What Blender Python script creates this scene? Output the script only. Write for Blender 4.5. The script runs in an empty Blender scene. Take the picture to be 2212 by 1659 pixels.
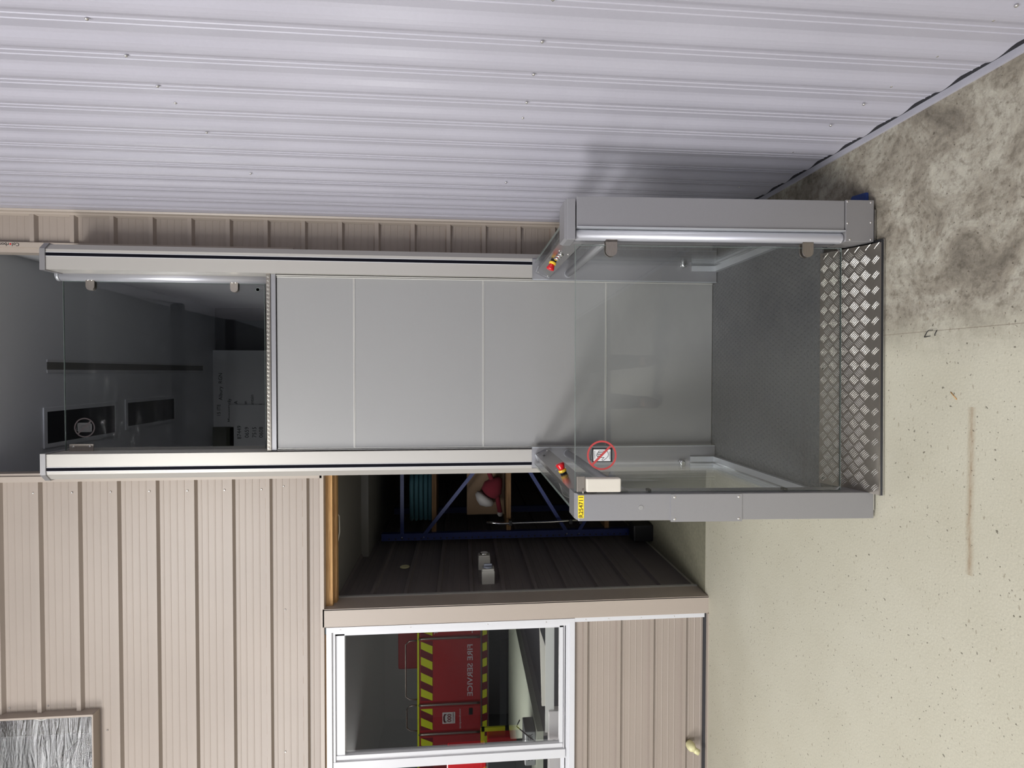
import bpy, bmesh, math, random
from mathutils import Vector, Matrix
random.seed(7)
S = bpy.context.scene
COL = S.collection
PI = math.pi
# ------------------------------------------------------------------ camera
F_PX, PITCH, YAW, CAM_H = 1206.0, 0.08906, -0.02092, 1.5
cp, sp, cy, sy = math.cos(PITCH), math.sin(PITCH), math.cos(YAW), math.sin(YAW)
FWD = Vector((sy*cp, cy*cp, -sp)); RGT = Vector((cy, -sy, 0)); UP = RGT.cross(FWD)
cam_d = bpy.data.cameras.new('camera'); cam = bpy.data.objects.new('camera', cam_d); COL.objects.link(cam)
cam_d.sensor_fit = 'HORIZONTAL'; cam_d.sensor_width = 36.0; cam_d.lens = F_PX/2212*36.0
cam_d.clip_start = 0.02; cam_d.clip_end = 200
# the phone was held turned a quarter: image left is world up
R3 = Matrix((-UP, RGT, -FWD)).transposed()
cam.matrix_world = Matrix.Translation((0, 0, CAM_H)) @ R3.to_4x4()
S.camera = cam
# ------------------------------------------------------------------ world, lights, exposure
W = bpy.data.worlds.new('world'); S.world = W; W.use_nodes = True
bg = W.node_tree.nodes['Background']
bg.inputs[0].default_value = (0.80, 0.88, 1.0, 1); bg.inputs[1].default_value = 0.28
S.view_settings.view_transform = 'Standard'; S.view_settings.look = 'None'
S.view_settings.exposure = 0.0; S.view_settings.gamma = 1.0; S.view_settings.use_curve_mapping = False
def area(name, loc, target, sx, sy_, power, color):
    d = bpy.data.lights.new(name, 'AREA'); d.shape = 'RECTANGLE'; d.size = sx; d.size_y = sy_; d.energy = power; d.color = color
    o = bpy.data.objects.new(name, d); COL.objects.link(o); o.location = loc
    o.rotation_euler = (Vector(target)-Vector(loc)).to_track_quat('-Z', 'Y').to_euler()
    return o
# daylight through the open roller door behind and to the left of the photographer
area('roller_door_daylight', (-6.6, -3.2, 4.45), (0.0, 3.0, 1.0), 3.4, 1.0, 390, (1.0, 0.985, 0.97))
# daylight through the wide bay behind the photographer
area('bay_door_daylight', (-4.6, -9.0, 2.6), (0.0, 3.0, 1.4), 3.0, 3.4, 200, (0.84, 0.88, 1.0))
# added overhead lamp to brighten the floor, stands for no known source
area('overhead_fill', (-2.2, -1.3, 5.05), (-1.2, 0.6, 0), 1.4, 2.0, 300, (1.0, 1.0, 0.98))
# added lamp that brightens the parked truck for its reflection
area('truck_fill', (-8.4, -4.6, 5.2), (-8.6, -8.4, 1.6), 4.5, 1.6, 190, (1.0, 0.98, 0.95))

# added fill lamp lifting the items behind the large window
area('inner_room_fill', (-3.1, 4.0, 2.2), (-2.2, 3.6, 0.9), 0.5, 0.5, 42, (1.0, 0.98, 0.95))

# ------------------------------------------------------------------ mesh helpers
def obj(name, bm, mat, parent=None, smooth=False):
    me = bpy.data.meshes.new(name)
    bmesh.ops.remove_doubles(bm, verts=bm.verts, dist=1e-6)
    bmesh.ops.recalc_face_normals(bm, faces=bm.faces)
    bm.to_mesh(me); bm.free()
    mats = mat if isinstance(mat, (list, tuple)) else [mat]
    for m in mats: me.materials.append(m)
    if smooth:
        for p in me.polygons: p.use_smooth = True
    o = bpy.data.objects.new(name, me); COL.objects.link(o)
    if parent is not None:
        o.parent = parent
        o.matrix_parent_inverse = Matrix.Translation(-parent_loc(parent))
    return o
def parent_loc(p):
    v = Vector((0, 0, 0))
    if p.type == 'EMPTY': v = Vector(p.location)
    return v
def thing(name, label, cat, loc=(0, 0, 0), group=None):
    o = bpy.data.objects.new(name, None); COL.objects.link(o); o.location = loc
    o.empty_display_size = 0.05
    o['label'] = label; o['category'] = cat
    if group: o['group'] = group
    return o
def tag(o, label, cat, group=None, kind=None):
    o['label'] = label; o['category'] = cat
    if group: o['group'] = group
    if kind: o['kind'] = kind
    return o
def struct(name, bm, mat, **k):
    o = obj(name, bm, mat, **k); o['kind'] = 'structure'; return o
def NB(): return bmesh.new()
def quad(bm, pts, mi=0):
    f = bm.faces.new([bm.verts.new(p) for p in pts]); f.material_index = mi; return f
def box(bm, a, b, mi=0, bev=0.0):
    x0, x1 = sorted((a[0], b[0])); y0, y1 = sorted((a[1], b[1])); z0, z1 = sorted((a[2], b[2]))
    v = [bm.verts.new(p) for p in ((x0,y0,z0),(x1,y0,z0),(x1,y1,z0),(x0,y1,z0),(x0,y0,z1),(x1,y0,z1),(x1,y1,z1),(x0,y1,z1))]
    fs = [bm.faces.new([v[i] for i in q]) for q in ((0,3,2,1),(4,5,6,7),(0,1,5,4),(1,2,6,5),(2,3,7,6),(3,0,4,7))]
    for f in fs: f.material_index = mi
    if bev > 0:
        es = list({e for f in fs for e in f.edges})
        bmesh.ops.bevel(bm, geom=es, offset=bev, segments=2, affect='EDGES', profile=0.5)
    return bm
def prism(bm, poly, axis, a, b, mi=0):
    """poly: 2D outline in the plane across axis, extruded a..b. axis x:(y,z) y:(x,z) z:(x,y)"""
    def P(p, t):
        return {'x': (t, p[0], p[1]), 'y': (p[0], t, p[1]), 'z': (p[0], p[1], t)}[axis]
    va = [bm.verts.new(P(p, a)) for p in poly]; vb = [bm.verts.new(P(p, b)) for p in poly]
    n = len(poly)
    fs = [bm.faces.new(va[::-1]), bm.faces.new(vb)]
    for i in range(n): fs.append(bm.faces.new((va[i], va[(i+1) % n], vb[(i+1) % n], vb[i])))
    for f in fs: f.material_index = mi
    return bm
def tube(bm, pts, r, n=12, cap=True, mi=0, radii=None):
    pts = [Vector(p) for p in pts]; rings = []
    for i, p in enumerate(pts):
        if i == 0: d = pts[1]-p
        elif i == len(pts)-1: d = p-pts[i-1]
        else: d = (pts[i+1]-p).normalized()+(p-pts[i-1]).normalized()
        d.normalize()
        ref = Vector((0, 0, 1)) if abs(d.z) < 0.9 else Vector((0, 1, 0))
        u = d.cross(ref).normalized(); w = d.cross(u)
        rr = radii[i] if radii else r
        rings.append([bm.verts.new(p+(u*math.cos(2*PI*k/n)+w*math.sin(2*PI*k/n))*rr) for k in range(n)])
    for a, b in zip(rings, rings[1:]):
        for k in range(n):
            f = bm.faces.new((a[k], a[(k+1) % n], b[(k+1) % n], b[k])); f.material_index = mi; f.smooth = True
    if cap:
        f = bm.faces.new(rings[0][::-1]); f.material_index = mi
        f = bm.faces.new(rings[-1]); f.material_index = mi
    return bm
def lathe(bm, prof, centre, axis, n=20, mi=0):
    """prof: (radius, distance) pairs along axis from centre"""
    c = Vector(centre); d = Vector(axis).normalized()
    ref = Vector((0, 0, 1)) if abs(d.z) < 0.9 else Vector((1, 0, 0))
    u = d.cross(ref).normalized(); w = d.cross(u); rings = []
    for r, t in prof:
        rings.append([bm.verts.new(c+d*t+(u*math.cos(2*PI*k/n)+w*math.sin(2*PI*k/n))*max(r, 1e-5)) for k in range(n)])
    for a, b in zip(rings, rings[1:]):
        for k in range(n):
            f = bm.faces.new((a[k], a[(k+1) % n], b[(k+1) % n], b[k])); f.material_index = mi; f.smooth = True
    bm.faces.new(rings[0][::-1]).material_index = mi; bm.faces.new(rings[-1]).material_index = mi
    return bm
def strip(bm, prof, axis, a, b, flip=False, mi=0):
    """open folded sheet: prof in the plane across axis, drawn a..b"""
    def P(p, t): return {'x': (t, p[0], p[1]), 'y': (p[0], t, p[1]), 'z': (p[0], p[1], t)}[axis]
    va = [bm.verts.new(P(p, a)) for p in prof]; vb = [bm.verts.new(P(p, b)) for p in prof]
    for i in range(len(prof)-1):
        f = bm.faces.new((va[i], va[i+1], vb[i+1], vb[i])); f.material_index = mi
    return bm
def text_mesh(name, s, size, mat, parent, origin, xdir, ydir, depth=0.0006, align='CENTER', bold=0.0, sx=1.0):
    cu = bpy.data.curves.new(name, 'FONT'); cu.body = s; cu.size = size; cu.extrude = depth; cu.align_x = align; cu.align_y = 'CENTER'
    cu.offset = bold; cu.resolution_u = 3
    t = bpy.data.objects.new('tmp', cu); COL.objects.link(t)
    dg = bpy.context.evaluated_depsgraph_get(); me = bpy.data.meshes.new_from_object(t.evaluated_get(dg))
    bpy.data.objects.remove(t); me.name = name
    X = Vector(xdir).normalized(); Yv = Vector(ydir).normalized(); Zv = X.cross(Yv)
    M = Matrix((X*sx, Yv, Zv)).transposed().to_4x4(); M.translation = Vector(origin)
    me.transform(M); me.materials.clear(); me.materials.append(mat)
    o = bpy.data.objects.new(name, me); COL.objects.link(o)
    if parent is not None:
        o.parent = parent; o.matrix_parent_inverse = Matrix.Translation(-parent_loc(parent))
    return o
def screw(parent, p, d, mat, r=0.004, h=0.003, name='screw'):
    bm = NB(); lathe(bm, [(r*1.25, -0.0005), (r*1.25, h*0.25), (r, h*0.6), (r*0.55, h)], p, d, 10)
    return obj(name, bm, mat, parent)

# ------------------------------------------------------------------ materials
def mat(name, color, rough=0.5, metal=0.0, spec=0.5, nodes=None, coat=0.0):
    m = bpy.data.materials.new(name); m.use_nodes = True; nt = m.node_tree; b = nt.nodes['Principled BSDF']
    b.inputs['Base Color'].default_value = (*color, 1); b.inputs['Roughness'].default_value = rough
    b.inputs['Metallic'].default_value = metal; b.inputs['Specular IOR Level'].default_value = spec
    if coat: b.inputs['Coat Weight'].default_value = coat
    if nodes: nodes(nt, b)
    return m
def N(nt, t, **k):
    n = nt.nodes.new(t)
    for a, v in k.items(): setattr(n, a, v)
    return n
def mathn(nt, op, a, b=None, c=None):
    n = N(nt, 'ShaderNodeMath', operation=op)
    for i, v in enumerate((a, b, c)):
        if v is None: continue
        if isinstance(v, (int, float)): n.inputs[i].default_value = v
        else: nt.links.new(v, n.inputs[i])
    return n.outputs[0]
def noise(nt, vec, scale, detail=3, rough=0.5, dist=0.0):
    n = N(nt, 'ShaderNodeTexNoise'); n.inputs['Scale'].default_value = scale; n.inputs['Detail'].default_value = detail
    n.inputs['Roughness'].default_value = rough; n.inputs['Distortion'].default_value = dist
    nt.links.new(vec, n.inputs['Vector']); return n.outputs['Fac']
def ramp(nt, fac, stops):
    r = N(nt, 'ShaderNodeValToRGB'); el = r.color_ramp.elements
    while len(el) < len(stops): el.new(0.5)
    for e, (p, c) in zip(el, stops): e.position = p; e.color = (*c, 1) if len(c) == 3 else c
    nt.links.new(fac, r.inputs[0]); return r.outputs[0]
def mixc(nt, fac, a, b, mode='MIX'):
    m = N(nt, 'ShaderNodeMix', data_type='RGBA', blend_type=mode)
    for s, v in ((m.inputs[0], fac), (m.inputs[6], a), (m.inputs[7], b)):
        if isinstance(v, (int, float)): s.default_value = v
        elif isinstance(v, tuple): s.default_value = (*v, 1)
        else: nt.links.new(v, s)
    return m.outputs[2]
def coords(nt): return N(nt, 'ShaderNodeTexCoord').outputs['Object']
def scaled(nt, vec, s):
    m = N(nt, 'ShaderNodeMapping'); m.inputs['Scale'].default_value = s; nt.links.new(vec, m.inputs['Vector']); return m.outputs[0]
def bump(nt, b, h, strength=0.3, dist=0.01):
    n = N(nt, 'ShaderNodeBump'); n.inputs['Strength'].default_value = strength; n.inputs['Distance'].default_value = dist
    nt.links.new(h, n.inputs['Height']); nt.links.new(n.outputs[0], b.inputs['Normal'])
def speckle(c, amt=0.06, scale=260, stretch=None, rough_var=0.0, big=0.05):
    def f(nt, b):
        v = coords(nt)
        if stretch: v = scaled(nt, v, stretch)
        n1 = noise(nt, v, scale, 2); n2 = noise(nt, v, 2.2, 3)
        lo = tuple(x*(1-amt) for x in c); hi = tuple(min(1, x*(1+amt)) for x in c)
        a = ramp(nt, n1, [(0.3, lo), (0.7, hi)])
        k = ramp(nt, n2, [(0.3, (1-big,)*3), (0.7, (1, 1, 1))])
        nt.links.new(mixc(nt, 1.0, a, k, 'MULTIPLY'), b.inputs['Base Color'])
    return f
def srgb(r, g, b): return tuple(((v/255)/12.92 if v/255 <= 0.04045 else ((v/255+0.055)/1.055)**2.4) for v in (r, g, b))

C_CLAD = srgb(160, 148, 138)
M_clad = mat('beige_cladding_paint', C_CLAD, 0.42, 0, 0.4, speckle(C_CLAD, 0.03, 180, (1, 1, 1)))
def clad_dirt(nt, b):
    v = coords(nt)
    s = N(nt, 'ShaderNodeSeparateXYZ'); nt.links.new(v, s.inputs[0])
    fr = mathn(nt, 'FRACT', mathn(nt, 'DIVIDE', mathn(nt, 'SUBTRACT', s.outputs[2], 0.0), 0.2048))
    # dust line that sits on top of every rib
    d = mathn(nt, 'ABSOLUTE', mathn(nt, 'SUBTRACT', fr, 0.80))
    line = mathn(nt, 'LESS_THAN', d, 0.006)
    n = noise(nt, scaled(nt, v, (3, 1, 40)), 3, 3)
    m = mathn(nt, 'MULTIPLY', line, mathn(nt, 'GREATER_THAN', n, 0.47))
    big = ramp(nt, noise(nt, v, 1.6, 3), [(0.3, tuple(x*0.94 for x in C_CLAD)), (0.7, tuple(min(1, x*1.03) for x in C_CLAD))])
    nt.links.new(mixc(nt, mathn(nt, 'MULTIPLY', m, 0.55), big, srgb(120, 90, 62)), b.inputs['Base Color'])
M_clad2 = mat('beige_cladding_upper', C_CLAD, 0.42, 0, 0.4, clad_dirt)
C_WHITE = srgb(178, 176, 187)
M_wwall = mat('white_wall_sheet', C_WHITE, 0.33, 0.0, 0.55, speckle(C_WHITE, 0.015, 120))
M_trim = mat('beige_trim', srgb(170, 158, 147), 0.4, 0, 0.45)
M_trimgrey = mat('grey_trim', srgb(170, 168, 164), 0.4, 0.1)
M_white = mat('white_powder_coat', srgb(208, 208, 211), 0.3, 0, 0.5)
M_alu = mat('silver_grey_powder_coat', srgb(158, 157, 160), 0.38, 0.55, 0.5, speckle(srgb(158, 157, 160), 0.035, 700, None, 0, 0.02))
M_aludk = mat('silver_grey_cover', srgb(150, 148, 149), 0.42, 0.5, 0.5, speckle(srgb(150, 148, 149), 0.035, 700, None, 0, 0.02))
M_mast = mat('pale_anodised_mast', srgb(182, 178, 172), 0.4, 0.3, 0.5)
M_panel = mat('pale_grey_panel', srgb(156, 155, 154), 0.40, 0.1, 0.5, speckle(srgb(152, 151, 150), 0.02, 500, None, 0, 0.03))
M_tube = mat('satin_aluminium', srgb(190, 190, 196), 0.42, 0.6)
M_rail = mat('polished_channel', srgb(196, 198, 202), 0.32, 0.55)
M_steel = mat('brushed_steel', srgb(168, 160, 152), 0.34, 0.9, 0.5, speckle(srgb(168, 160, 152), 0.08, 40, (1, 1, 14)))
M_console = mat('brushed_console_steel', srgb(148, 146, 144), 0.24, 0.85, 0.5)
M_chrome = mat('chrome', srgb(225, 225, 225), 0.12, 1.0)
M_screw = mat('zinc_screw', srgb(215, 212, 208), 0.25, 0.9)
M_black = mat('black_rubber', (0.006, 0.006, 0.008), 0.5)
M_slot = mat('black_brush_slot', (0.004, 0.004, 0.008), 0.8, 0, 0.1)
M_darkgrey = mat('dark_grey_plastic', (0.03, 0.03, 0.035), 0.5)
M_closer = mat('cream_closer_cover', srgb(208, 202, 190), 0.45)
M_red = mat('red_plastic', srgb(200, 18, 30), 0.25, 0, 0.5, None, 0.3)
M_yel = mat('yellow_plastic', srgb(240, 200, 60), 0.3)
M_label = mat('yellow_label', srgb(245, 214, 40), 0.45)
M_ink = mat('black_ink', (0.01, 0.01, 0.012), 0.5)
M_signred_ = mat('sign_red', srgb(176, 62, 62), 0.5)
M_signwhite_ = M_signwhite = mat('sign_white', srgb(205, 205, 205), 0.6)
M_signback = mat('sign_back_maroon', srgb(34, 16, 19), 0.6)
M_signback2 = mat('sign_back_grey', srgb(30, 26, 29), 0.6)
M_cream = mat('aged_cream_plastic', srgb(222, 216, 168), 0.35, 0, 0.5, speckle(srgb(222, 216, 168), 0.06, 60))
M_box = mat('grey_switch_plastic', srgb(178, 176, 170), 0.5)
M_knob = mat('grey_blue_knob', srgb(120, 124, 136), 0.4)
M_bluesteel = mat('blue_rack_paint', srgb(26, 40, 96), 0.4)
M_bluetape = mat('blue_plastic_piece', srgb(34, 58, 120), 0.5)
M_teal = mat('teal_hose_jacket', srgb(58, 98, 106), 0.7)
M_tubp = mat('grey_tub_plastic', srgb(112, 118, 122), 0.5)
M_card = mat('brown_cardboard', srgb(120, 98, 76), 0.8)
M_plushw = mat('white_plush', srgb(160, 156, 154), 0.95)
M_plushr = mat('dark_red_plush', srgb(92, 14, 28), 0.95)
M_crate = mat('black_crate', (0.012, 0.013, 0.016), 0.45)
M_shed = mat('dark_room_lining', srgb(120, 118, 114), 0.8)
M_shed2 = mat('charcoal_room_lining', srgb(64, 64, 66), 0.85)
M_board = mat('white_board', srgb(205, 206, 208), 0.6)
M_ceil = mat('grey_ceiling_lining', srgb(222, 224, 228), 0.6)
M_foam = mat('orange_expanding_foam', srgb(205, 160, 105), 0.9)
M_backer = mat('grey_backer', srgb(110, 118, 120), 0.7)
M_cable = mat('white_cable', srgb(215, 212, 205), 0.5)
M_wood = None
def woodn(nt, b):
    v = coords(nt); g = noise(nt, scaled(nt, v, (1.5, 40, 40)), 4, 5, 0.6, 0.6)
    c = ramp(nt, g, [(0.25, srgb(150, 108, 66)), (0.5, srgb(190, 148, 98)), (0.75, srgb(206, 168, 118))])
    nt.links.new(c, b.inputs['Base Color'])
M_wood = mat('raw_pine', srgb(190, 148, 98), 0.7, 0, 0.3, woodn)
def woodd(nt, b):
    v = coords(nt); g = noise(nt, scaled(nt, v, (1.5, 40, 40)), 4, 5, 0.6, 0.6)
    nt.links.new(ramp(nt, g, [(0.3, srgb(88, 64, 42)), (0.7, srgb(128, 98, 66))]), b.inputs['Base Color'])
M_wood2 = mat('particle_board', srgb(150, 110, 70), 0.8, 0, 0.3, woodd)
# glass panes: a thin clear sheet that mirrors what stands before it
def glass(name, tint, fac, rough=0.0):
    m = bpy.data.materials.new(name); m.use_nodes = True; nt = m.node_tree
    for n in list(nt.nodes): nt.nodes.remove(n)
    out = N(nt, 'ShaderNodeOutputMaterial'); mx = N(nt, 'ShaderNodeMixShader'); tr = N(nt, 'ShaderNodeBsdfTransparent'); gl = N(nt, 'ShaderNodeBsdfGlossy')
    tr.inputs[0].default_value = (*tint, 1); gl.inputs[0].default_value = (1, 1, 1, 1); gl.inputs['Roughness'].default_value = rough
    fr = N(nt, 'ShaderNodeFresnel'); fr.inputs[0].default_value = 1.5
    f = mathn(nt, 'MINIMUM', mathn(nt, 'ADD', mathn(nt, 'MULTIPLY', fr.outputs[0], 0.65), fac), 1.0)
    nt.links.new(f, mx.inputs[0]); nt.links.new(tr.outputs[0], mx.inputs[1]); nt.links.new(gl.outputs[0], mx.inputs[2])
    nt.links.new(mx.outputs[0], out.inputs[0]); return m
M_glass = glass('clear_safety_glass', (0.965, 0.975, 0.970), 0.0)
M_gedge = mat('green_glass_edge', srgb(112, 122, 118), 0.15, 0.0, 0.6)
M_wing = glass('window_glass', (0.85, 0.88, 0.87), 0.28)
M_wing2 = glass('window_glass_upper', (0.4, 0.4, 0.4), 0.34)
# concrete floor
def floorn(nt, b):
    v = coords(nt); s = N(nt, 'ShaderNodeSeparateXYZ'); nt.links.new(v, s.inputs[0]); x, y = s.outputs[0], s.outputs[1]
    base = ramp(nt, noise(nt, v, 1.3, 5, 0.6), [(0.3, srgb(182, 177, 159)), (0.7, srgb(194, 190, 174))])
    fine = ramp(nt, noise(nt, v, 170, 3, 0.7), [(0.3, (0.88,)*3), (0.7, (1.04,)*3)])
    c = mixc(nt, 1.0, base, fine, 'MULTIPLY')
    # grime spread on the side next to the white wall
    edge = mathn(nt, 'ADD', x, mathn(nt, 'MULTIPLY', mathn(nt, 'SUBTRACT', noise(nt, v, 3.0, 4), 0.5), 0.18))
    m = N(nt, 'ShaderNodeMapRange'); m.inputs[1].default_value = 0.03; m.inputs[2].default_value = 0.22; nt.links.new(edge, m.inputs[0])
    g1 = ramp(nt, noise(nt, v, 5.0, 9, 0.72, 0.8), [(0.30, srgb(86, 78, 70)), (0.46, srgb(138, 130, 118)), (0.62, srgb(174, 169, 157))])
    g2 = ramp(nt, noise(nt, v, 38, 4, 0.7), [(0.34, (0.55, 0.52, 0.49)), (0.50, (1, 1, 1)), (0.66, (1.12, 1.12, 1.10))])
    grime = mixc(nt, 1.0, g1, g2, 'MULTIPLY')
    c = mixc(nt, mathn(nt, 'MULTIPLY', m.outputs[0], 0.9), c, mixc(nt, 1.0, grime, fine, 'MULTIPLY'))
    # brown tyre-like drag mark running along the room
    dy = mathn(nt, 'ABSOLUTE', mathn(nt, 'SUBTRACT', mathn(nt, 'ADD', y, mathn(nt, 'MULTIPLY', noise(nt, v, 4, 2), 0.02)), 1.53))
    drag = mathn(nt, 'MULTIPLY', mathn(nt, 'MAXIMUM', mathn(nt, 'SUBTRACT', 1.0, mathn(nt, 'DIVIDE', dy, 0.016)), 0.0), mathn(nt, 'MULTIPLY', mathn(nt, 'GREATER_THAN', x, -0.60), mathn(nt, 'LESS_THAN', x, -0.10)))
    drag = mathn(nt, 'MULTIPLY', drag, mathn(nt, 'MULTIPLY', noise(nt, scaled(nt, v, (8, 40, 8)), 3, 3), 1.1))
    c = mixc(nt, drag, c, srgb(140, 116, 88))
    # dark specks and short scuffs
    sp1 = ramp(nt, noise(nt, v, 75, 2, 0.5), [(0.285, (1, 1, 1)), (0.315, (0, 0, 0))])
    sp2 = ramp(nt, noise(nt, scaled(nt, v, (26, 60, 26)), 1.6, 2, 0.5), [(0.29, (1, 1, 1)), (0.33, (0, 0, 0))])
    c = mixc(nt, mathn(nt, 'MULTIPLY', sp1, 0.75), c, srgb(70, 62, 52))
    c = mixc(nt, mathn(nt, 'MULTIPLY', sp2, 0.45), c, srgb(112, 96, 76))
    # saw cut
    cut = mathn(nt, 'LESS_THAN', mathn(nt, 'ABSOLUTE', mathn(nt, 'SUBTRACT', x, 0.135)), 0.0012)
    cut = mathn(nt, 'MULTIPLY', cut, mathn(nt, 'LESS_THAN', y, 1.9))
    c = mixc(nt, mathn(nt, 'MULTIPLY', cut, 0.5), c, srgb(96, 84, 68))
    nt.links.new(c, b.inputs['Base Color'])
    bump(nt, b, noise(nt, v, 120, 3, 0.6), 0.25, 0.004)
M_floor = mat('worn_concrete', srgb(190, 185, 165), 0.55, 0, 0.35, floorn)
def studn(nt, b):
    v = coords(nt); s = N(nt, 'ShaderNodeSeparateXYZ'); nt.links.new(v, s.inputs[0]); p = 0.0235
    u = mathn(nt, 'DIVIDE', s.outputs[0], p); w = mathn(nt, 'DIVIDE', s.outputs[1], p)
    row = mathn(nt, 'MODULO', mathn(nt, 'ADD', mathn(nt, 'FLOOR', w), 1000), 2)
    fu = mathn(nt, 'SUBTRACT', mathn(nt, 'FRACT', mathn(nt, 'ADD', u, mathn(nt, 'MULTIPLY', row, 0.5))), 0.5)
    fw = mathn(nt, 'SUBTRACT', mathn(nt, 'FRACT', w), 0.5)
    d = mathn(nt, 'SQRT', mathn(nt, 'ADD', mathn(nt, 'MULTIPLY', fu, fu), mathn(nt, 'MULTIPLY', fw, fw)))
    m = N(nt, 'ShaderNodeMapRange'); m.interpolation_type = 'SMOOTHSTEP'
    m.inputs[1].default_value = 0.42; m.inputs[2].default_value = 0.26; nt.links.new(d, m.inputs[0])
    bump(nt, b, m.outputs[0], 0.9, 0.0016)
    c = srgb(98, 99, 102)
    nt.links.new(ramp(nt, noise(nt, v, 300, 2), [(0.3, tuple(q*0.9 for q in c)), (0.7, tuple(q*1.1 for q in c))]), b.inputs['Base Color'])
M_stud = mat('grey_studded_rubber', srgb(98, 99, 102), 0.45, 0, 0.4, studn)
M_tread = mat('tread_plate_aluminium', srgb(150, 144, 136), 0.32, 0.9, 0.5, speckle(srgb(150, 144, 136), 0.04, 300))
M_treadbar = mat('tread_bar_aluminium', srgb(222, 218, 210), 0.22, 0.9)
def foiln(nt, b):
    v = coords(nt)
    h = noise(nt, scaled(nt, v, (1.3, 5, 1)), 1.6, 6, 0.6, 0.8)
    bump(nt, b, h, 1.0, 0.35)
M_foil = mat('silver_insulation_foil', srgb(150, 150, 152), 0.25, 0.9, 0.5, foiln)

# ------------------------------------------------------------------ floor
YB = 3.295
bm = NB(); quad(bm, [(-16, -14, 0), (0.95, -14, 0), (0.95, 8, 0), (-16, 8, 0)]); struct('floor', bm, M_floor)

bm = NB(); box(bm, (-16, -14, 0.0005), (0.86, -1.7, 0.003)); struct('floor.002', bm, mat('shade_dark_floor', srgb(44, 44, 46), 0.7))  # dark sheet over the rear floor, shade of the shed put into its colour
# ------------------------------------------------------------------ ribbed cladding of the end wall (ribs run level)
PITCH_R = 0.2048
def rib_profile(z0, z1, y, sgn=-1, zc0=2.398, depth=0.022):
    """list of (y,z): pans with two swages, ribs standing sgn*depth off the pan"""
    pts = [(y, z0)]
    k = math.floor((z0-zc0)/PITCH_R)-1
    while True:
        zc = zc0+k*PITCH_R
        if zc > z1+0.3: break
        for dz, dy in ((-0.020, 0), (-0.011, depth), (0.011, depth), (0.016, 0.0)):
            z = zc+dz
            if z0 < z < z1: pts.append((y+sgn*dy, z))
        for q in (0.058, 0.0965, 0.135, 0.1735-0.004):
            for dz, dy in ((0, 0), (0.002, 0.0013), (0.006, 0.0013), (0.008, 0.0)):
                z = zc+q+dz-0.008
                if z0 < z < z1: pts.append((y+sgn*dy, z))
        k += 1
    pts.append((y, z1)); pts.sort(key=lambda p: p[1]); return pts
def clad(bm, x0, x1, z0, z1, y=YB):
    strip(bm, rib_profile(z0, z1, y), 'x', x0, x1)
bm = NB()
clad(bm, -3.4, -0.60, 2.30, 3.531)
clad(bm, -1.893, -0.60, 3.531, 4.9)
clad(bm, -3.4, -1.893, 4.75, 4.9)
w_up = struct('wall_back', bm, M_clad2)
bm = NB(); clad(bm, 0.672, 0.86, 0.0, 4.9); w_strip = struct('wall_back.001', bm, M_clad2)
bm = NB(); clad(bm, -3.4, -1.494, 0.022, 0.827, YB); w_low = struct('wall_back.002', bm, M_clad)
for i, z in enumerate((3.86, 3.659, 3.457, 3.251, 3.047, 2.846, 2.643)):
    screw(w_up, (-0.672, YB-0.001, z), (0, -1, 0), M_screw, 0.0045, 0.004)
for (x, z) in ((-0.655, 2.52), (-1.37, 2.516), (-1.865, 4.0), (-1.865, 3.8), (-1.865, 3.62), (-2.02, 3.49), (-2.2, 2.52)):
    screw(w_up, (x, YB-0.001, z), (0, -1, 0), M_screw, 0.004, 0.004)
# ------------------------------------------------------------------ white side wall, ribs run upright
XW = 0.877
bm = NB(); prof = []; y = 3.30; P2 = 0.1667; k = 0
ys = []
yy = 1.281-P2*28
prof.append((XW, -3.6))
while yy < 3.2:
    if yy > -3.5:
        for dy, dx in ((-0.072, 0.0), (-0.058, 0.0022), (-0.036, 0.0082), (-0.022, 0.0106), (-0.012, 0.0114), (-0.004, 0.0114), (0.0, 0.0108), (0.016, 0.0046), (0.020, 0.0040)):
            prof.append((XW-dx, yy+dy))
        for q in (0.030, 0.054):
            for dy, dx in ((0, 0), (0.002, 0.0016), (0.005, 0.0016), (0.007, 0)):
                prof.append((XW-0.0038*(1-(q-0.02)/0.075)-dx, yy+q+dy))
    yy += P2
prof.append((XW, 3.30))
strip(bm, prof, 'z', 0.034, 5.4)
w_r = struct('wall_right', bm, M_wwall)
SC = [(1.481,2.421),(1.642,2.421),(1.806,2.423),(1.912,2.423),(2.135,2.424),(2.556,2.423),(1.305,1.29),(1.472,1.291),(1.634,1.293),(1.804,1.294),(1.913,1.294),(2.564,1.30),(1.226,0.196),(1.279,0.2),(1.436,0.205),(1.599,0.207),(1.715,0.207),(1.87,0.212),(2.103,0.207),(2.525,0.21)]
for (yv, zv) in SC: screw(w_r, (XW-0.0085, yv, zv), (-1, 0, 0), M_screw, 0.0038, 0.004)
bm = NB(); box(bm, (XW-0.018, -3.6, 0.0), (XW+0.02, 3.29, 0.009)); struct('trim_1', bm, M_wwall)
bm = NB(); box(bm, (XW+0.002, -3.6, 0.009), (XW+0.02, 3.29, 0.05)); struct('wall_right.004', bm, M_black)
bm = NB(); strip(bm, [(XW-0.002, 3.236), (XW-0.012, 3.240), (XW-0.014, 3.262), (0.856, 3.270), (0.850, 3.293)], 'z', 0.03, 4.9); struct('trim_2', bm, M_trim)
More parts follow.
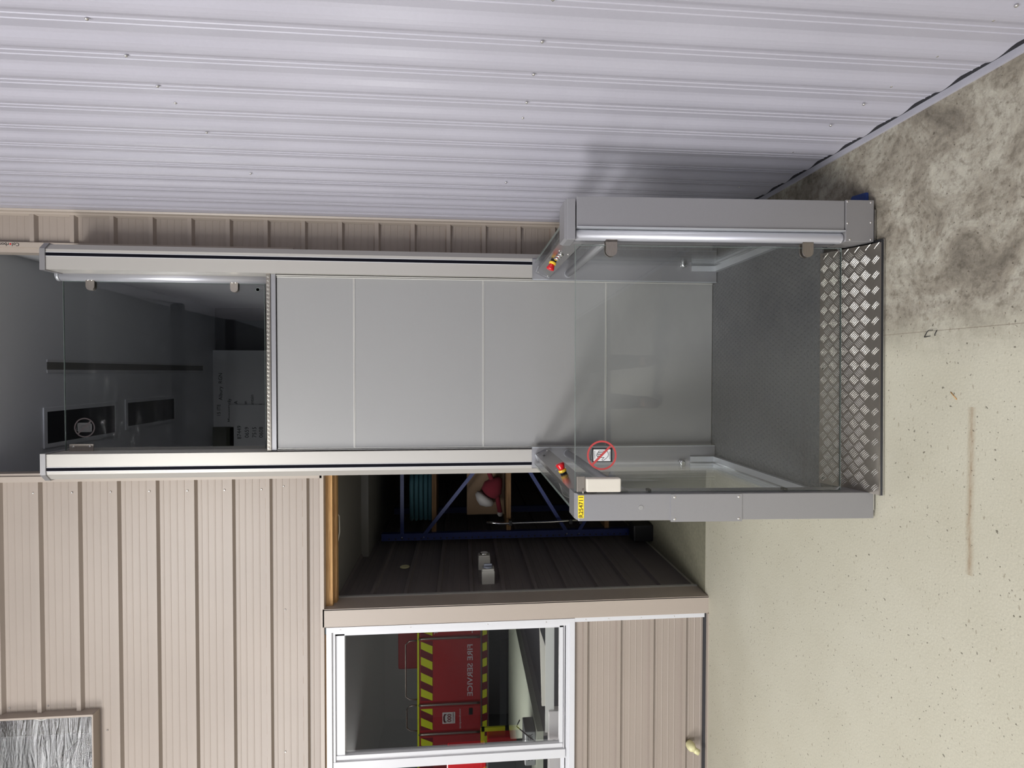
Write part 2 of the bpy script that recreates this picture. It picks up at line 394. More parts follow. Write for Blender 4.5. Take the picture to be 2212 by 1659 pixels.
# the rest of the shed the photographer stands in: roof with foil under the sheets, far end and posts
bm = NB(); quad(bm, [(-14, -12, 6.4), (0.95, -12, 6.4), (0.95, -3.6, 5.6), (-14, -3.6, 5.6)])
for i in range(26):
    a = -13.6+i*0.56
quad(bm, [(-14, -3.6, 5.6), (0.95, -3.6, 5.6), (0.95, 3.35, 4.95), (-14, 3.35, 4.95)]); struct('ceiling', bm, M_foil)
bm = NB()
for yv, zv in ((-9.0, 5.95), (-6.0, 5.68), (-3.4, 5.42), (-1.2, 5.2), (1.0, 5.0)):
    box(bm, (-14, yv-0.04, zv-0.14), (0.86, yv+0.04, zv))
for xv in (-11.0, -7.4, -3.8, -0.6):
    tube(bm, [(xv, -11.5, 6.2), (xv+1.2, 1.2, 5.0)], 0.012, 6)
struct('trim_3', bm, M_darkgrey)
bm = NB(); box(bm, (-16, -12.2, 0), (-6.3, -12.0, 6.4)); box(bm, (-6.3, -12.2, 4.2), (0.95, -12.0, 6.4)); struct('wall_rear', bm, mat('grey_shed_wall', srgb(150, 152, 148), 0.7))
bm = NB(); strip(bm, rib_profile(2.30, 4.95, YB), 'x', -14, -3.4); strip(bm, rib_profile(0, 2.3, YB), 'x', -14, -3.4); struct('wall_back.003', bm, M_clad)

# ------------------------------------------------------------------ door-sized opening below the mezzanine
# corner post
bm = NB(); box(bm, (-1.468, 3.262, 0), (-1.367, 3.30, 2.298)); box(bm, (-1.372, 3.262, 0), (-1.364, 3.425, 2.298))
struct('trim_4', bm, M_trim)
bm = NB(); box(bm, (-1.378, 3.425, 0), (-1.358, 3.445, 2.29)); struct('trim_5', bm, M_trimgrey)
# bottom edge of the upper cladding
bm = NB(); box(bm, (-3.4, 3.262, 2.290), (-0.56, 3.31, 2.312)); struct('trim_6', bm, M_trim)
# timber lintel
bm = NB(); box(bm, (-1.44, 3.31, 2.252), (0.70, 3.352, 2.300)); l1 = struct('trim_7', bm, M_wood)
bm = NB(); box(bm, (-1.40, 3.356, 2.238), (0.70, 3.398, 2.300)); l2 = struct('trim_8', bm, M_wood)
bm = NB()
for xv in (-1.36, -1.02, -0.62): box(bm, (xv, 3.40, 2.26), (xv+0.05, 3.56, 2.34))
struct('trim_9', bm, M_backer)
# storage room
bm = NB()
strip(bm, [(-1.385-(-1)*0, z) for z in ()] or [(-1.385, 0.0), (-1.385, 0.001)], 'y', 3.40, 3.41)
kk = 0; pr = [(-1.388, 0.0)]
z = 0.213
while z < 2.3:
    for dz, dx in ((-0.020, 0), (-0.010, 0.022), (0.010, 0.022), (0.018, 0.0)): pr.append((-1.388+dx, z+dz))
    for q in (0.07, 0.11, 0.15):
        for dz, dx in ((0, 0), (0.003, 0.002), (0.006, 0)): pr.append((-1.388+dx, z+q+dz))
    z += PITCH_R
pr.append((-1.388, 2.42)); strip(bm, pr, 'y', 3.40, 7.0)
wl = struct('wall_left', bm, mat('shade_dark_lining', srgb(114, 107, 106), 0.5))  # same cladding in a darker colour, the storage room's shade painted in
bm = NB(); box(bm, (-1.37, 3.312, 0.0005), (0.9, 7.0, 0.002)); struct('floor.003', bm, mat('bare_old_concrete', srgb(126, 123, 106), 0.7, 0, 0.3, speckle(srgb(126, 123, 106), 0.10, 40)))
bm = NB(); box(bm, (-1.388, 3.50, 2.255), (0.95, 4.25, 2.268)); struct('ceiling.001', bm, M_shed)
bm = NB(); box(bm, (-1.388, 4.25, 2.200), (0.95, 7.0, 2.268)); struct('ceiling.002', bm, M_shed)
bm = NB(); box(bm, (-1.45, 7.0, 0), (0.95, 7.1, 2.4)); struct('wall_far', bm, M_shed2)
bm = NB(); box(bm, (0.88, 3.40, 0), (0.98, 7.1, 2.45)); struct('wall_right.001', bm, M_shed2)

# ------------------------------------------------------------------ room upstairs behind the landing gate
bm = NB(); quad(bm, [(-2.6, 3.30, 4.2), (0.72, 3.30, 4.2), (0.72, 6.6, 4.2), (-2.6, 6.6, 4.2)])
struct('ceiling.003', bm, M_ceil)
bm = NB(); box(bm, (-0.01, 3.9, 4.196), (0.012, 6.1, 4.2)); box(bm, (0.062, 3.9, 4.196), (0.078, 6.1, 4.2)); struct('trim_10', bm, M_white)
bm = NB(); box(bm, (0.012, 3.9, 4.198), (0.062, 6.1, 4.2)); struct('trim_18', bm, M_shed)
bm = NB(); box(bm, (0.70, 3.33, 2.45), (0.76, 6.6, 4.25)); struct('wall_right.002', bm, mat('grey_wall_lining', srgb(160, 160, 162), 0.7))
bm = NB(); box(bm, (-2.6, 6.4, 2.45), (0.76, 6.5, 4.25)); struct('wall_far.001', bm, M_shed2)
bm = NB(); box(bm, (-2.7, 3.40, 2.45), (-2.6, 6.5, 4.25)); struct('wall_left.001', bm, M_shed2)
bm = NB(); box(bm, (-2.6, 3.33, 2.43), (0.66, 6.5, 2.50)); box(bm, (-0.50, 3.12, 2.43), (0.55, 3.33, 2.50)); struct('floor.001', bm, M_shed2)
def hatch(i, x0, x1, y0, y1, lab):
    t = thing('ceiling_hatch', lab, 'hatch', ((x0+x1)/2, (y0+y1)/2, 4.2))
    bm = NB(); w = 0.028
    box(bm, (x0, y0, 4.192), (x1, y0+w, 4.2)); box(bm, (x0, y1-w, 4.192), (x1, y1, 4.2))
    box(bm, (x0, y0+w, 4.192), (x0+w, y1-w, 4.2)); box(bm, (x1-w, y0+w, 4.192), (x1, y1-w, 4.2))
    obj('frame', bm, M_ceil, t)
    bm = NB(); box(bm, (x0+w, y0+w, 4.195), (x1-w, y1-w, 4.199)); obj('panel', bm, M_darkgrey, t)
hatch(0, -0.50, -0.235, 3.86, 4.63, 'dark framed ceiling hatch nearer the landing gate, half outside its glass')
hatch(1, -0.47, -0.225, 4.74, 5.53, 'dark framed ceiling hatch further back, seen whole through the landing gate glass')
t = thing('whiteboard', 'large handwritten white planning board in the dark upstairs room', 'whiteboard', (-0.4, 6.34, 3.2))
bm = NB(); box(bm, (-1.35, 6.34, 2.55), (0.235, 6.37, 4.30)); obj('board', bm, M_board, t)
bm = NB(); box(bm, (-0.83, 6.318, 2.55), (-0.36, 6.338, 4.02)); obj('overlay_sheet', bm, M_board, t)
bm = NB(); box(bm, (-0.95, 6.318, 3.98), (-0.60, 6.338, 4.28)); obj('map_sheet', bm, mat('olive_map_print', srgb(70, 72, 58), 0.8), t)
for i, (s, x, z, sz) in enumerate((('Albury  RGN', -0.16, 4.12, 0.055), ('15 ITE', -0.42, 4.14, 0.05), ('Momentarily', -0.42, 4.03, 0.05), ('Caltex 1A', -0.42, 3.96, 0.05), ('Wilkinson', -0.42, 3.86, 0.05), ('Snowmountain', -0.40, 3.79, 0.05), ('Fin Hill', -0.42, 3.70, 0.05), ('87449', -0.66, 3.92, 0.06), ('0659', -0.66, 3.84, 0.06), ('7515', -0.66, 3.76, 0.06), ('0608', -0.66, 3.69, 0.06))):
    text_mesh('handwriting', s, sz, M_ink, t, (x, 6.316 if i > 6 else 6.336, z), (1, 0, 0), (0, 0, 1), 0.0004)
wires = [[(0.14, 3.9, 3.05), (0.06, 4.2, 3.35), (0.0, 4.6, 3.62), (-0.07, 5.0, 3.86)], [(0.12, 3.9, 3.10), (0.03, 4.2, 3.34), (-0.02, 4.6, 3.58), (-0.075, 5.0, 3.85)]]

# ------------------------------------------------------------------ trims round the landing opening
bm = NB(); box(bm, (0.672, 3.262, 2.45), (0.700, 3.30, 4.9)); box(bm, (0.646, 3.272, 2.45), (0.673, 3.345, 4.9)); tr = struct('trim_11', bm, [M_trim])
text_mesh('lettering', 'Col', 0.026, M_ink, tr, (0.6875, 3.2610, 3.925), (0, 0, 1), (-1, 0, 0), 0.0003, 'RIGHT')
bm = NB(); lathe(bm, [(0.0045, 0), (0.0045, 0.0006)], (0.6885, 3.2615, 3.932), (0, -1, 0), 14); obj('lettering', bm, M_red, tr)
text_mesh('lettering', 'rbond', 0.026, M_ink, tr, (0.6875, 3.2610, 3.939), (0, 0, 1), (-1, 0, 0), 0.0003, 'LEFT')
bm = NB(); box(bm, (-0.606, 3.262, 2.30), (-0.575, 3.30, 4.9)); box(bm, (-0.582, 3.272, 2.30), (-0.560, 3.345, 4.9)); struct('trim_12', bm, M_trim)

bm = NB(); clad(bm, -0.582, 0.672, 4.19, 4.95, 3.30); struct('wall_back.004', bm, M_clad)
# ------------------------------------------------------------------ windows
def frame_rect(bm, x0, x1, z0, z1, w, y0, y1):
    box(bm, (x0, y0, z0), (x0+w, y1, z1)); box(bm, (x1-w, y0, z0), (x1, y1, z1))
    box(bm, (x0+w, y0, z0), (x1-w, y1, z0+w)); box(bm, (x0+w, y0, z1-w), (x1-w, y1, z1))
t = thing('window_1', 'white aluminium sliding window', 'window', (-2.3, 3.3, 0.83)); t['kind'] = 'structure'
bm = NB(); frame_rect(bm, -3.3, -1.474, 0.827, 2.280, 0.030, 3.268, 3.36); frame_rect(bm, -3.27, -1.504, 0.857, 2.250, 0.016, 3.282, 3.37)
obj('outer_frame', bm, M_white, t)
bm = NB()
for zz in (0.862, 0.872, 0.884): box(bm, (-3.26, 3.290, zz), (-1.512, 3.36, zz+0.005))
box(bm, (-2.268, 3.292, 0.895), (-2.243, 3.325, 2.235), 0); box(bm, (-2.243, 3.297, 0.893), (-1.520, 3.325, 0.914)); box(bm, (-1.536, 3.297, 0.893), (-1.516, 3.325, 2.235)); box(bm, (-2.243, 3.297, 2.183), (-1.52, 3.325, 2.235))
obj('sash_frame', bm, M_white, t)
bm = NB(); box(bm, (-2.325, 3.280, 0.880), (-2.273, 3.300, 2.25)); box(bm, (-3.27, 3.31, 0.88), (-2.325, 3.34, 0.90)); box(bm, (-3.27, 3.31, 2.183), (-2.325, 3.34, 2.25)); obj('mullion', bm, M_white, t)
bm = NB(); quad(bm, [(-2.243, 3.315, 0.914), (-1.536, 3.315, 0.914), (-1.536, 3.315, 2.183), (-2.243, 3.315, 2.183)]); obj('pane', bm, M_wing, t)
bm = NB(); quad(bm, [(-3.27, 3.325, 0.90), (-2.325, 3.325, 0.90), (-2.325, 3.325, 2.183), (-3.27, 3.325, 2.183)]); obj('pane', bm, M_wing, t)
for z in (2.2, 1.8, 1.35, 1.0): screw(t, (-1.489, 3.268, z), (0, -1, 0), M_screw, 0.003, 0.002)
bm = NB(); box(bm, (-1.496, 3.270, 0.022), (-1.470, 3.30, 0.827)); cs = struct('trim_13', bm, M_white)
for z in (0.76, 0.62, 0.42, 0.213): screw(cs, (-1.484, 3.270, z), (0, -1, 0), M_screw, 0.003, 0.002)
bm = NB(); box(bm, (-3.3, 3.285, 2.281), (-1.52, 3.30, 2.2895)); struct('trim_14', bm, M_foam)
bm = NB(); box(bm, (-1.515, 3.275, 2.2815), (-1.475, 3.295, 2.2895)); struct('trim_15', bm, M_backer)
bm = NB(); box(bm, (-3.4, 3.280, 0.006), (-1.47, 3.30, 0.022)); struct('trim_16', bm, M_darkgrey)
bm = NB(); box(bm, (-3.4, 3.255, 0.0), (-1.468, 3.30, 0.006)); struct('trim_17', bm, M_trim)
# small upper window, bottom right corner in view
t = thing('window_2', 'small upper window', 'window', (-2.4, 3.3, 3.53)); t['kind'] = 'structure'
bm = NB(); box(bm, (-3.2, 3.235, 3.529), (-1.893, 3.32, 3.536)); box(bm, (-1.903, 3.235, 3.536), (-1.892, 3.32, 4.75)); box(bm, (-3.2, 3.235, 4.74), (-1.893, 3.32, 4.75)); obj('surround', bm, M_trim, t)
bm = NB(); box(bm, (-1.916, 3.262, 3.536), (-1.903, 3.32, 4.74)); box(bm, (-3.2, 3.262, 3.536), (-1.903, 3.32, 3.540)); obj('sash_frame', bm, M_white, t)
bm = NB(); quad(bm, [(-3.2, 3.30, 3.54), (-1.914, 3.30, 3.54), (-1.914, 3.30, 4.74), (-3.2, 3.30, 4.74)]); obj('pane', bm, M_wing2, t)
bm = NB(); box(bm, (-2.07, 3.36, 3.5), (-1.90, 3.37, 4.75)); obj('blind', bm, mat('taupe_blind', srgb(110, 104, 92), 0.8), t)
bm = NB(); tube(bm, [(-1.905, 3.26, 3.87), (-1.914, 3.255, 3.84), (-1.918, 3.25, 3.81), (-1.914, 3.255, 3.78), (-1.905, 3.26, 3.75)], 0.0015, 6); obj('seal_thread', bm, M_cable, t)
bm = NB(); box(bm, (-3.3, 3.42, 3.3), (-2.1, 4.4, 3.4)); box(bm, (-3.3, 4.4, 2.5), (-2.0, 4.5, 4.9)); struct('wall_far.002', bm, M_shed2)

# room behind the large window
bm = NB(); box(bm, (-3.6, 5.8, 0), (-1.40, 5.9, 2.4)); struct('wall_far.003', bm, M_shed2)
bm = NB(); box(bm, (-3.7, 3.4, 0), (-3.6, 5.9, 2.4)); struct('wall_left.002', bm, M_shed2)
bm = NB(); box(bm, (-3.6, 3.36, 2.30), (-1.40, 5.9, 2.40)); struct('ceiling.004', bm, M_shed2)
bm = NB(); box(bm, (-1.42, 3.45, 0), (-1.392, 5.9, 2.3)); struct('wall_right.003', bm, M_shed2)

# ------------------------------------------------------------------ lift tower
XC = 0.047
LT = thing('lift_tower', 'pale grey lift tower with two slotted guide masts and plain panels', 'lift', (XC, 3.1, 0))
YM = 3.02
def mast(sg, top):
    # cross-section in (x,y), sg = -1 left mast, +1 right mast
    P = lambda d, y: (XC+sg*d, y)
    outer, ch, fl, sl, inn = 0.600, 0.570, 0.553, 0.536, 0.468
    bm = NB()
    a = [P(inn, YM), P(sl, YM), P(sl, YM+0.05), P(fl, YM+0.05), P(fl, YM), P(ch, YM), P(outer, YM+0.030), P(outer, 3.285), P(inn, 3.285)]
    prism(bm, a if sg > 0 else a[::-1], 'z', 0.02, top)
    m = obj('guide_mast', bm, M_mast, LT)
    bm = NB(); box(bm, P(sl, YM+0.002)+(1.12,), P(fl, YM+0.049)+(top,)); obj('slot_brush', bm, M_slot, m)
    bm = NB()
    for d in (sl-0.0025, fl): box(bm, P(d, YM-0.0015)+(1.12,), P(d+0.0025, YM+0.004)+(top,))
    obj('edge_bead', bm, M_white, m)
    bm = NB(); o2, c2, i2 = 0.606, 0.572, 0.464
    a = [P(i2, YM-0.006), P(c2, YM-0.006), P(o2, YM+0.028), P(o2, 3.285), P(i2, 3.285)]
    prism(bm, a if sg > 0 else a[::-1], 'z', top, top+0.026); obj('cap', bm, M_aludk, m)
    return m
mL = mast(-1, 3.60); mR = mast(1, 3.588)
# back panels and their frames
YP = 3.055
xl, xr = XC-0.452, XC+0.455
for z0, z1 in ((0.09, 0.700), (0.706, 1.382), (1.388, 2.072), (2.078, 2.474)):
    bm = NB(); box(bm, (xl, YP, z0), (xr, YP+0.02, z1)); obj('back_panel', bm, M_panel, LT)
bm = NB()
for zz in (0.703, 1.385, 2.075): box(bm, (xl, YP-0.003, zz-0.004), (xr, YP+0.01, zz-0.001)); box(bm, (xl, YP-0.003, zz+0.001), (xr, YP+0.01, zz+0.004))
for sg in (-1, 1):
    for d, yy in ((0.452, YP-0.004), (0.459, YP-0.012)):
        box(bm, (XC+sg*d, yy, 0.09), (XC+sg*(d+0.0035), YP+0.01, 2.474))
obj('panel_joint_strip', bm, mat('light_joint_strip', srgb(214, 212, 206), 0.35, 0.3), LT)
bm = NB()
for sg in (-1, 1): box(bm, (XC+sg*0.4555, YP+0.002, 0.09), (XC+sg*0.470, YP+0.02, 2.474))
obj('frame_channel', bm, M_panel, LT)
bm = NB(); box(bm, (xl-0.012, 3.045, 2.478), (xr+0.012, 3.25, 2.502)); obj('landing_sill', bm, M_alu, LT)
# tread strip on the landing
def tread(bm, x0, x1, p0, p1, nrow, pitch, mi=0, py=None):
    """five-bar tread on the plane from p0 (y,z) to p1 (y,z), along x"""
    p0 = Vector((0, *p0)); p1 = Vector((0, *p1)); L = (p1-p0).length; v = (p1-p0)/L; n = Vector((0, -v.z, v.y))
    if n.z < 0 and abs(n.z) > 0.3: n = -n
    if abs(n.z) <= 0.3 and n.y > 0: n = -n
    ux = Vector((1, 0, 0)); bars = 5; half = pitch/2; hy = (py or pitch)/2; sc = math.sqrt(hy/half)
    nx = int((x1-x0)/half)+2; ny = int(L/hy)+2
    for i in range(nx):
        for j in range(ny):
            if (i+j) % 2: continue
            cxp = x0+i*half; cyp = j*hy
            ang = PI/4 if i % 2 == 0 else -PI/4
            d = ux*math.cos(ang)+v*math.sin(ang); e = -ux*math.sin(ang)+v*math.cos(ang)
            for b in range(bars):
                off = (b-(bars-1)/2)*pitch*0.125*sc
                hl = pitch*0.29*sc; w = pitch*0.030; h = 0.0018
                c = p0+ux*cxp+v*cyp+e*off
                row = []
                ok = True
                for s in (-1, -0.5, 0, 0.5, 1):
                    q = c+d*(s*hl)+e*((1-s*s)*pitch*0.03)
                    lx = q.x; ly = (q-p0).dot(v)
                    if lx < x0+0.002 or lx > x1-0.002 or ly < 0.001 or ly > L-0.001: ok = False
                    row.append((q, w*math.sqrt(max(0, 1-(s*0.97)**2))+0.0002))
                if not ok: continue
                A = [bm.verts.new(q+e*ww+n*0.0001) for q, ww in row]; Bv = [bm.verts.new(q-e*ww+n*0.0001) for q, ww in row]
                T = [bm.verts.new(q+n*(h*min(1, ww/w+0.15))) for q, ww in row]
                for k2 in range(4):
                    for tri in ((A[k2], A[k2+1], T[k2+1], T[k2]), (T[k2], T[k2+1], Bv[k2+1], Bv[k2])):
                        f = bm.faces.new(tri); f.material_index = mi; f.smooth = True
bm = NB(); box(bm, (xl-0.012, 3.040, 2.503), (xr+0.012, 3.20, 2.524)); ls = obj('tread_plate', bm, M_tread, LT)
bm = NB(); tread(bm, xl-0.01, xr+0.01, (3.0395, 2.502), (3.0395, 2.525), 1, 0.0215); tread(bm, xl-0.01, xr+0.01, (3.04, 2.5245), (3.19, 2.5245), 1, 0.05); obj('tread_bars', bm, M_treadbar, ls)
# landing gate
gt = obj('landing_gate', box(NB(), (-0.432, 3.156, 2.572), (0.476, 3.164, 3.598)), [M_glass], LT)
def glass_edges(parent, x0, x1, y0, y1, z0, z1, w=0.0022, x_axis=True):
    bm = NB()
    box(bm, (x0-w, y0, z0-w), (x1+w, y1, z0)); box(bm, (x0-w, y0, z1), (x1+w, y1, z1+w))
    box(bm, (x0-w, y0, z0), (x0, y1, z1)); box(bm, (x1, y0, z0), (x1+w, y1, z1))
    return obj('glass_edge', bm, M_gedge, parent)
ge = glass_edges(gt, -0.432, 0.476, 3.156, 3.164, 2.572, 3.598, 0.0014)
bm = NB(); tube(bm, [(0.5035, 3.16, 2.545), (0.5035, 3.16, 3.606)], 0.0255, 24); obj('hinge_tube', bm, M_tube, LT)
bm = NB(); box(bm, (0.50, 3.14, 2.55), (0.528, 3.18, 3.63)); tube(bm, [(0.5035, 3.16, 3.608), (0.5035, 3.16, 3.624)], 0.0265, 24); obj('hinge_bracket', bm, M_rail, LT)
def clip(parent, x0, x1, y, zc, w, screws=True):
    """flat clip with a round end gripping the glass, from x1 (tube) to x0 (round end)"""
    bm = NB(); r = w/2; sx = -1 if x0 < x1 else 1; cxr = x0-sx*r
    out = [(x1, zc-r), (cxr, zc-r)]+[(cxr+sx*r*math.sin(a), zc-r*math.cos(a)) for a in [PI*k/10 for k in range(1, 10)]]+[(cxr, zc+r), (x1, zc+r)]
    prism(bm, out, 'y', y-0.012, y-0.006); prism(bm, out, 'y', y+0.006, y+0.012)
    box(bm, (x1-0.012, y-0.012, zc-r), (x1, y+0.012, zc+r))
    c = obj('hinge_clip', bm, M_steel, parent)
    if screws:
        for dz in (-r*0.45, r*0.45): screw(parent, (x1-0.014, y-0.012, zc+dz), (0, -1, 0), M_screw, 0.004, 0.003)
    return c
clip(gt, 0.430, 0.498, 3.158, 3.459, 0.043); clip(gt, 0.430, 0.496, 3.158, 2.727, 0.040)
bm = NB(); box(bm, (-0.430, 3.135, 3.445), (-0.384, 3.140, 3.565)); box(bm, (-0.436, 3.120, 3.440), (-0.428, 3.140, 3.570)); lk = obj('closer_bracket', bm, M_steel, gt)
for z in (3.465, 3.545): screw(gt, (-0.397, 3.135, z), (0, -1, 0), M_screw, 0.005, 0.003)
bm = NB(); box(bm, (-0.437, 3.14, 3.30), (-0.426, 3.17, 3.312)); box(bm, (-0.437, 3.14, 2.74), (-0.426, 3.17, 2.752)); obj('stop_buffer', bm, M_black, gt)
bm = NB(); lathe(bm, [(0.011, 0), (0.011, 0.001), (0.009, 0.001), (0.009, 0)], (0.447, 3.154, 2.606), (0, -1, 0), 18); obj('glass_stamp', bm, M_gedge, gt)

def prohibition_sign(parent, cx_, y_, cz, R, dim=False):
    k = R/735.0
    M_signred, M_signwhite = (M_signback, M_signback2) if dim else (M_signred_, M_signwhite_)
    def Q(px, py): return (cx_-(py-815)*k, cz-(px-830)*k)     # crop of the photograph, turned upright
    ring = M_signred
    bm = NB(); n = 56
    for i in range(n):
        a0, a1 = 2*PI*i/n, 2*PI*(i+1)/n
        r0, r1 = 645*k, 735*k
        pts = [(cx_+r*math.cos(a), y_, cz+r*math.sin(a)) for r, a in ((r0, a0), (r1, a0), (r1, a1), (r0, a1))]
        quad(bm, pts)
    a, b, c, d = Q(1210, 330), Q(1285, 405), Q(415, 1305), Q(335, 1225)
    quad(bm, [(p[0], y_-0.0012, p[1]) for p in (a, b, c, d)])
    s = obj('prohibition_ring', bm, ring, parent)
    bm = NB(); a, b = Q(400, 520), Q(1265, 1110); quad(bm, [(a[0], y_-0.0002, a[1]), (b[0], y_-0.0002, a[1]), (b[0], y_-0.0002, b[1]), (a[0], y_-0.0002, b[1])]); obj('sign_ground', bm, M_signwhite, parent)
    bm = NB()
    def line(pts, w, yy):
        pp = [Q(*p) for p in pts]
        for (x0, z0), (x1, z1) in zip(pp, pp[1:]):
            dx, dz = x1-x0, z1-z0; L = math.hypot(dx, dz) or 1e-9; nx, nz = -dz/L*w/2, dx/L*w/2; ex, ez = dx/L*w/2, dz/L*w/2
            quad(bm, [(x0-ex+nx, yy, z0-ez+nz), (x1+ex+nx, yy, z1+ez+nz), (x1+ex-nx, yy, z1+ez-nz), (x0-ex-nx, yy, z0-ez-nz)])
    def bar(x0, y0, x1, y1):
        a, b = Q(x0, y0), Q(x1, y1); quad(bm, [(a[0], y_-0.0004, a[1]), (b[0], y_-0.0004, a[1]), (b[0], y_-0.0004, b[1]), (a[0], y_-0.0004, b[1])])
    bar(355, 445, 1350, 525); bar(355, 1105, 1350, 1145); bar(355, 445, 415, 1145); bar(1260, 445, 1350, 1145)
    line([(355, 470), (255, 1030), (355, 1040)], 26*k, y_-0.0005)
    line([(1100, 620), (930, 605), (690, 605), (655, 635), (670, 670), (870, 678), (640, 682), (590, 712), (610, 750), (860, 762), (600, 770), (560, 800), (580, 845), (830, 852), (640, 858), (610, 885), (625, 915), (700, 925), (940, 930), (850, 1010), (840, 1050), (880, 1075), (920, 1060), (1060, 960), (1140, 860), (1160, 760), (1130, 670), (1100, 620)], 22*k, y_-0.0006)
    pic = obj('pictogram', bm, M_ink, parent)
    c1 = Q(480, 800); c2 = Q(1215, 820)
    text_mesh('lettering', 'AUTOMATIC', 68*k, M_ink, parent, (c1[0], y_-0.0006, c1[1]), (-1, 0, 0), (0, 0, 1), 0.0001)
    text_mesh('lettering', 'AUTOMATIC', 68*k, M_ink, parent, (c2[0], y_-0.0006, c2[1]), (1, 0, 0), (0, 0, -1), 0.0001)
prohibition_sign(gt, -0.298, 3.154, 3.500, 0.052, True)

# ------------------------------------------------------------------ lift platform
LP = thing('platform_lift', 'silver grey platform lift car with glass sides and half-height glass gate', 'platform lift', (XC, 2.4, 0.0))
ZF = 0.088
bm = NB(); box(bm, (XC-0.575, 2.10, 0.030), (XC+0.575, 3.012, ZF-0.006)); obj('platform_base', bm, M_aludk, LP)
bm = NB(); quad(bm, [(XC-0.512, 2.085, ZF), (XC+0.512, 2.085, ZF), (XC+0.512, 3.014, ZF), (XC-0.512, 3.014, ZF)]); quad(bm, [(XC-0.452, 3.014, ZF), (XC+0.452, 3.014, ZF), (XC+0.452, 3.054, ZF), (XC-0.452, 3.054, ZF)]); quad(bm, [(XC-0.512, 2.085, ZF-0.006), (XC+0.512, 2.085, ZF-0.006), (XC+0.512, 2.085, ZF), (XC-0.512, 2.085, ZF)]); obj('rubber_floor', bm, M_stud, LP)
# tread plate sill
bm = NB()
zp = ZF+0.003
quad(bm, [(XC-0.471, 2.093, zp), (XC+0.417, 2.093, zp), (XC+0.452, 1.912, zp-0.035), (XC-0.484, 1.912, zp-0.035)][::-1])
sill = None
bm.free(); bm = NB()
y0s, z0s, y1s, z1s, y2s, z2s = 2.093, ZF+0.003, 1.895, 0.030, 1.862, 0.0215
A = [(XC-0.466, y0s, z0s), (XC+0.434, y0s, z0s), (XC+0.430, y1s, z1s), (XC-0.479, y1s, z1s)]
A = [(XC-0.482, y0s, z0s), (XC+0.424, y0s, z0s), (XC+0.418, y1s, z1s), (XC-0.482, y1s, z1s)]
quad(bm, A)
quad(bm, [A[3], A[2], (A[2][0], y2s, z2s), (A[3][0], y2s, z2s)])
quad(bm, [(A[3][0], y2s, z2s), (A[2][0], y2s, z2s), (A[2][0], y2s+0.002, z2s-0.006), (A[3][0], y2s+0.002, z2s-0.006)])
sill = obj('tread_plate_sill', bm, M_tread, LP)
bm = NB(); tread(bm, A[3][0], A[1][0], (y1s, z1s), (y0s, z0s), 1, 0.0545, 0, 0.0425); obj('tread_bars', bm, M_treadbar, sill)
bm = NB(); tread(bm, A[3][0], A[1][0], (y2s, z2s), (y1s, z1s), 1, 0.0545, 0, 0.0425); obj('tread_bars', bm, M_treadbar, sill)
for x, y in ((XC-0.46, 2.075), (XC+0.41, 2.075), (XC-0.46, 1.91), (XC+0.405, 1.91), (XC-0.03, 2.075), (XC-0.03, 1.91)):
    screw(sill, (x, y, (z0s if y > 2 else z1s+0.004)), (0, 0, 1), M_darkgrey, 0.003, 0.001)
bm = NB(); box(bm, (XC-0.545, 1.905, 0.004), (XC+0.545, 2.3, 0.016)); box(bm, (XC-0.484, 1.866, 0.004), (XC+0.430, 1.95, 0.016)); obj('base_skid', bm, M_black, LP)
bm = NB(); box(bm, (XC-0.545, 1.902, 0.008), (XC+0.545, 1.905, 0.0115)); box(bm, (XC-0.484, 1.860, 0.006), (XC+0.430, 1.866, 0.0095)); obj('skid_edge', bm, M_chrome, LP)
# carriage covers up the masts
for sg in (-1, 1):
    P = lambda d, y: (XC+sg*d, y)
    bm = NB(); a = [P(0.455, 3.000), P(0.563, 3.000), P(0.570, 3.008), P(0.570, 3.018), P(0.455, 3.018)]
    prism(bm, a if sg > 0 else a[::-1], 'z', 0.092, 1.122); cc = obj('carriage_cover', bm, M_alu, LP)
    bm = NB(); box(bm, P(0.452, 2.998)+(0.092,), P(0.4565, 3.02)+(1.122,)); obj('cover_edge', bm, M_rail, cc)
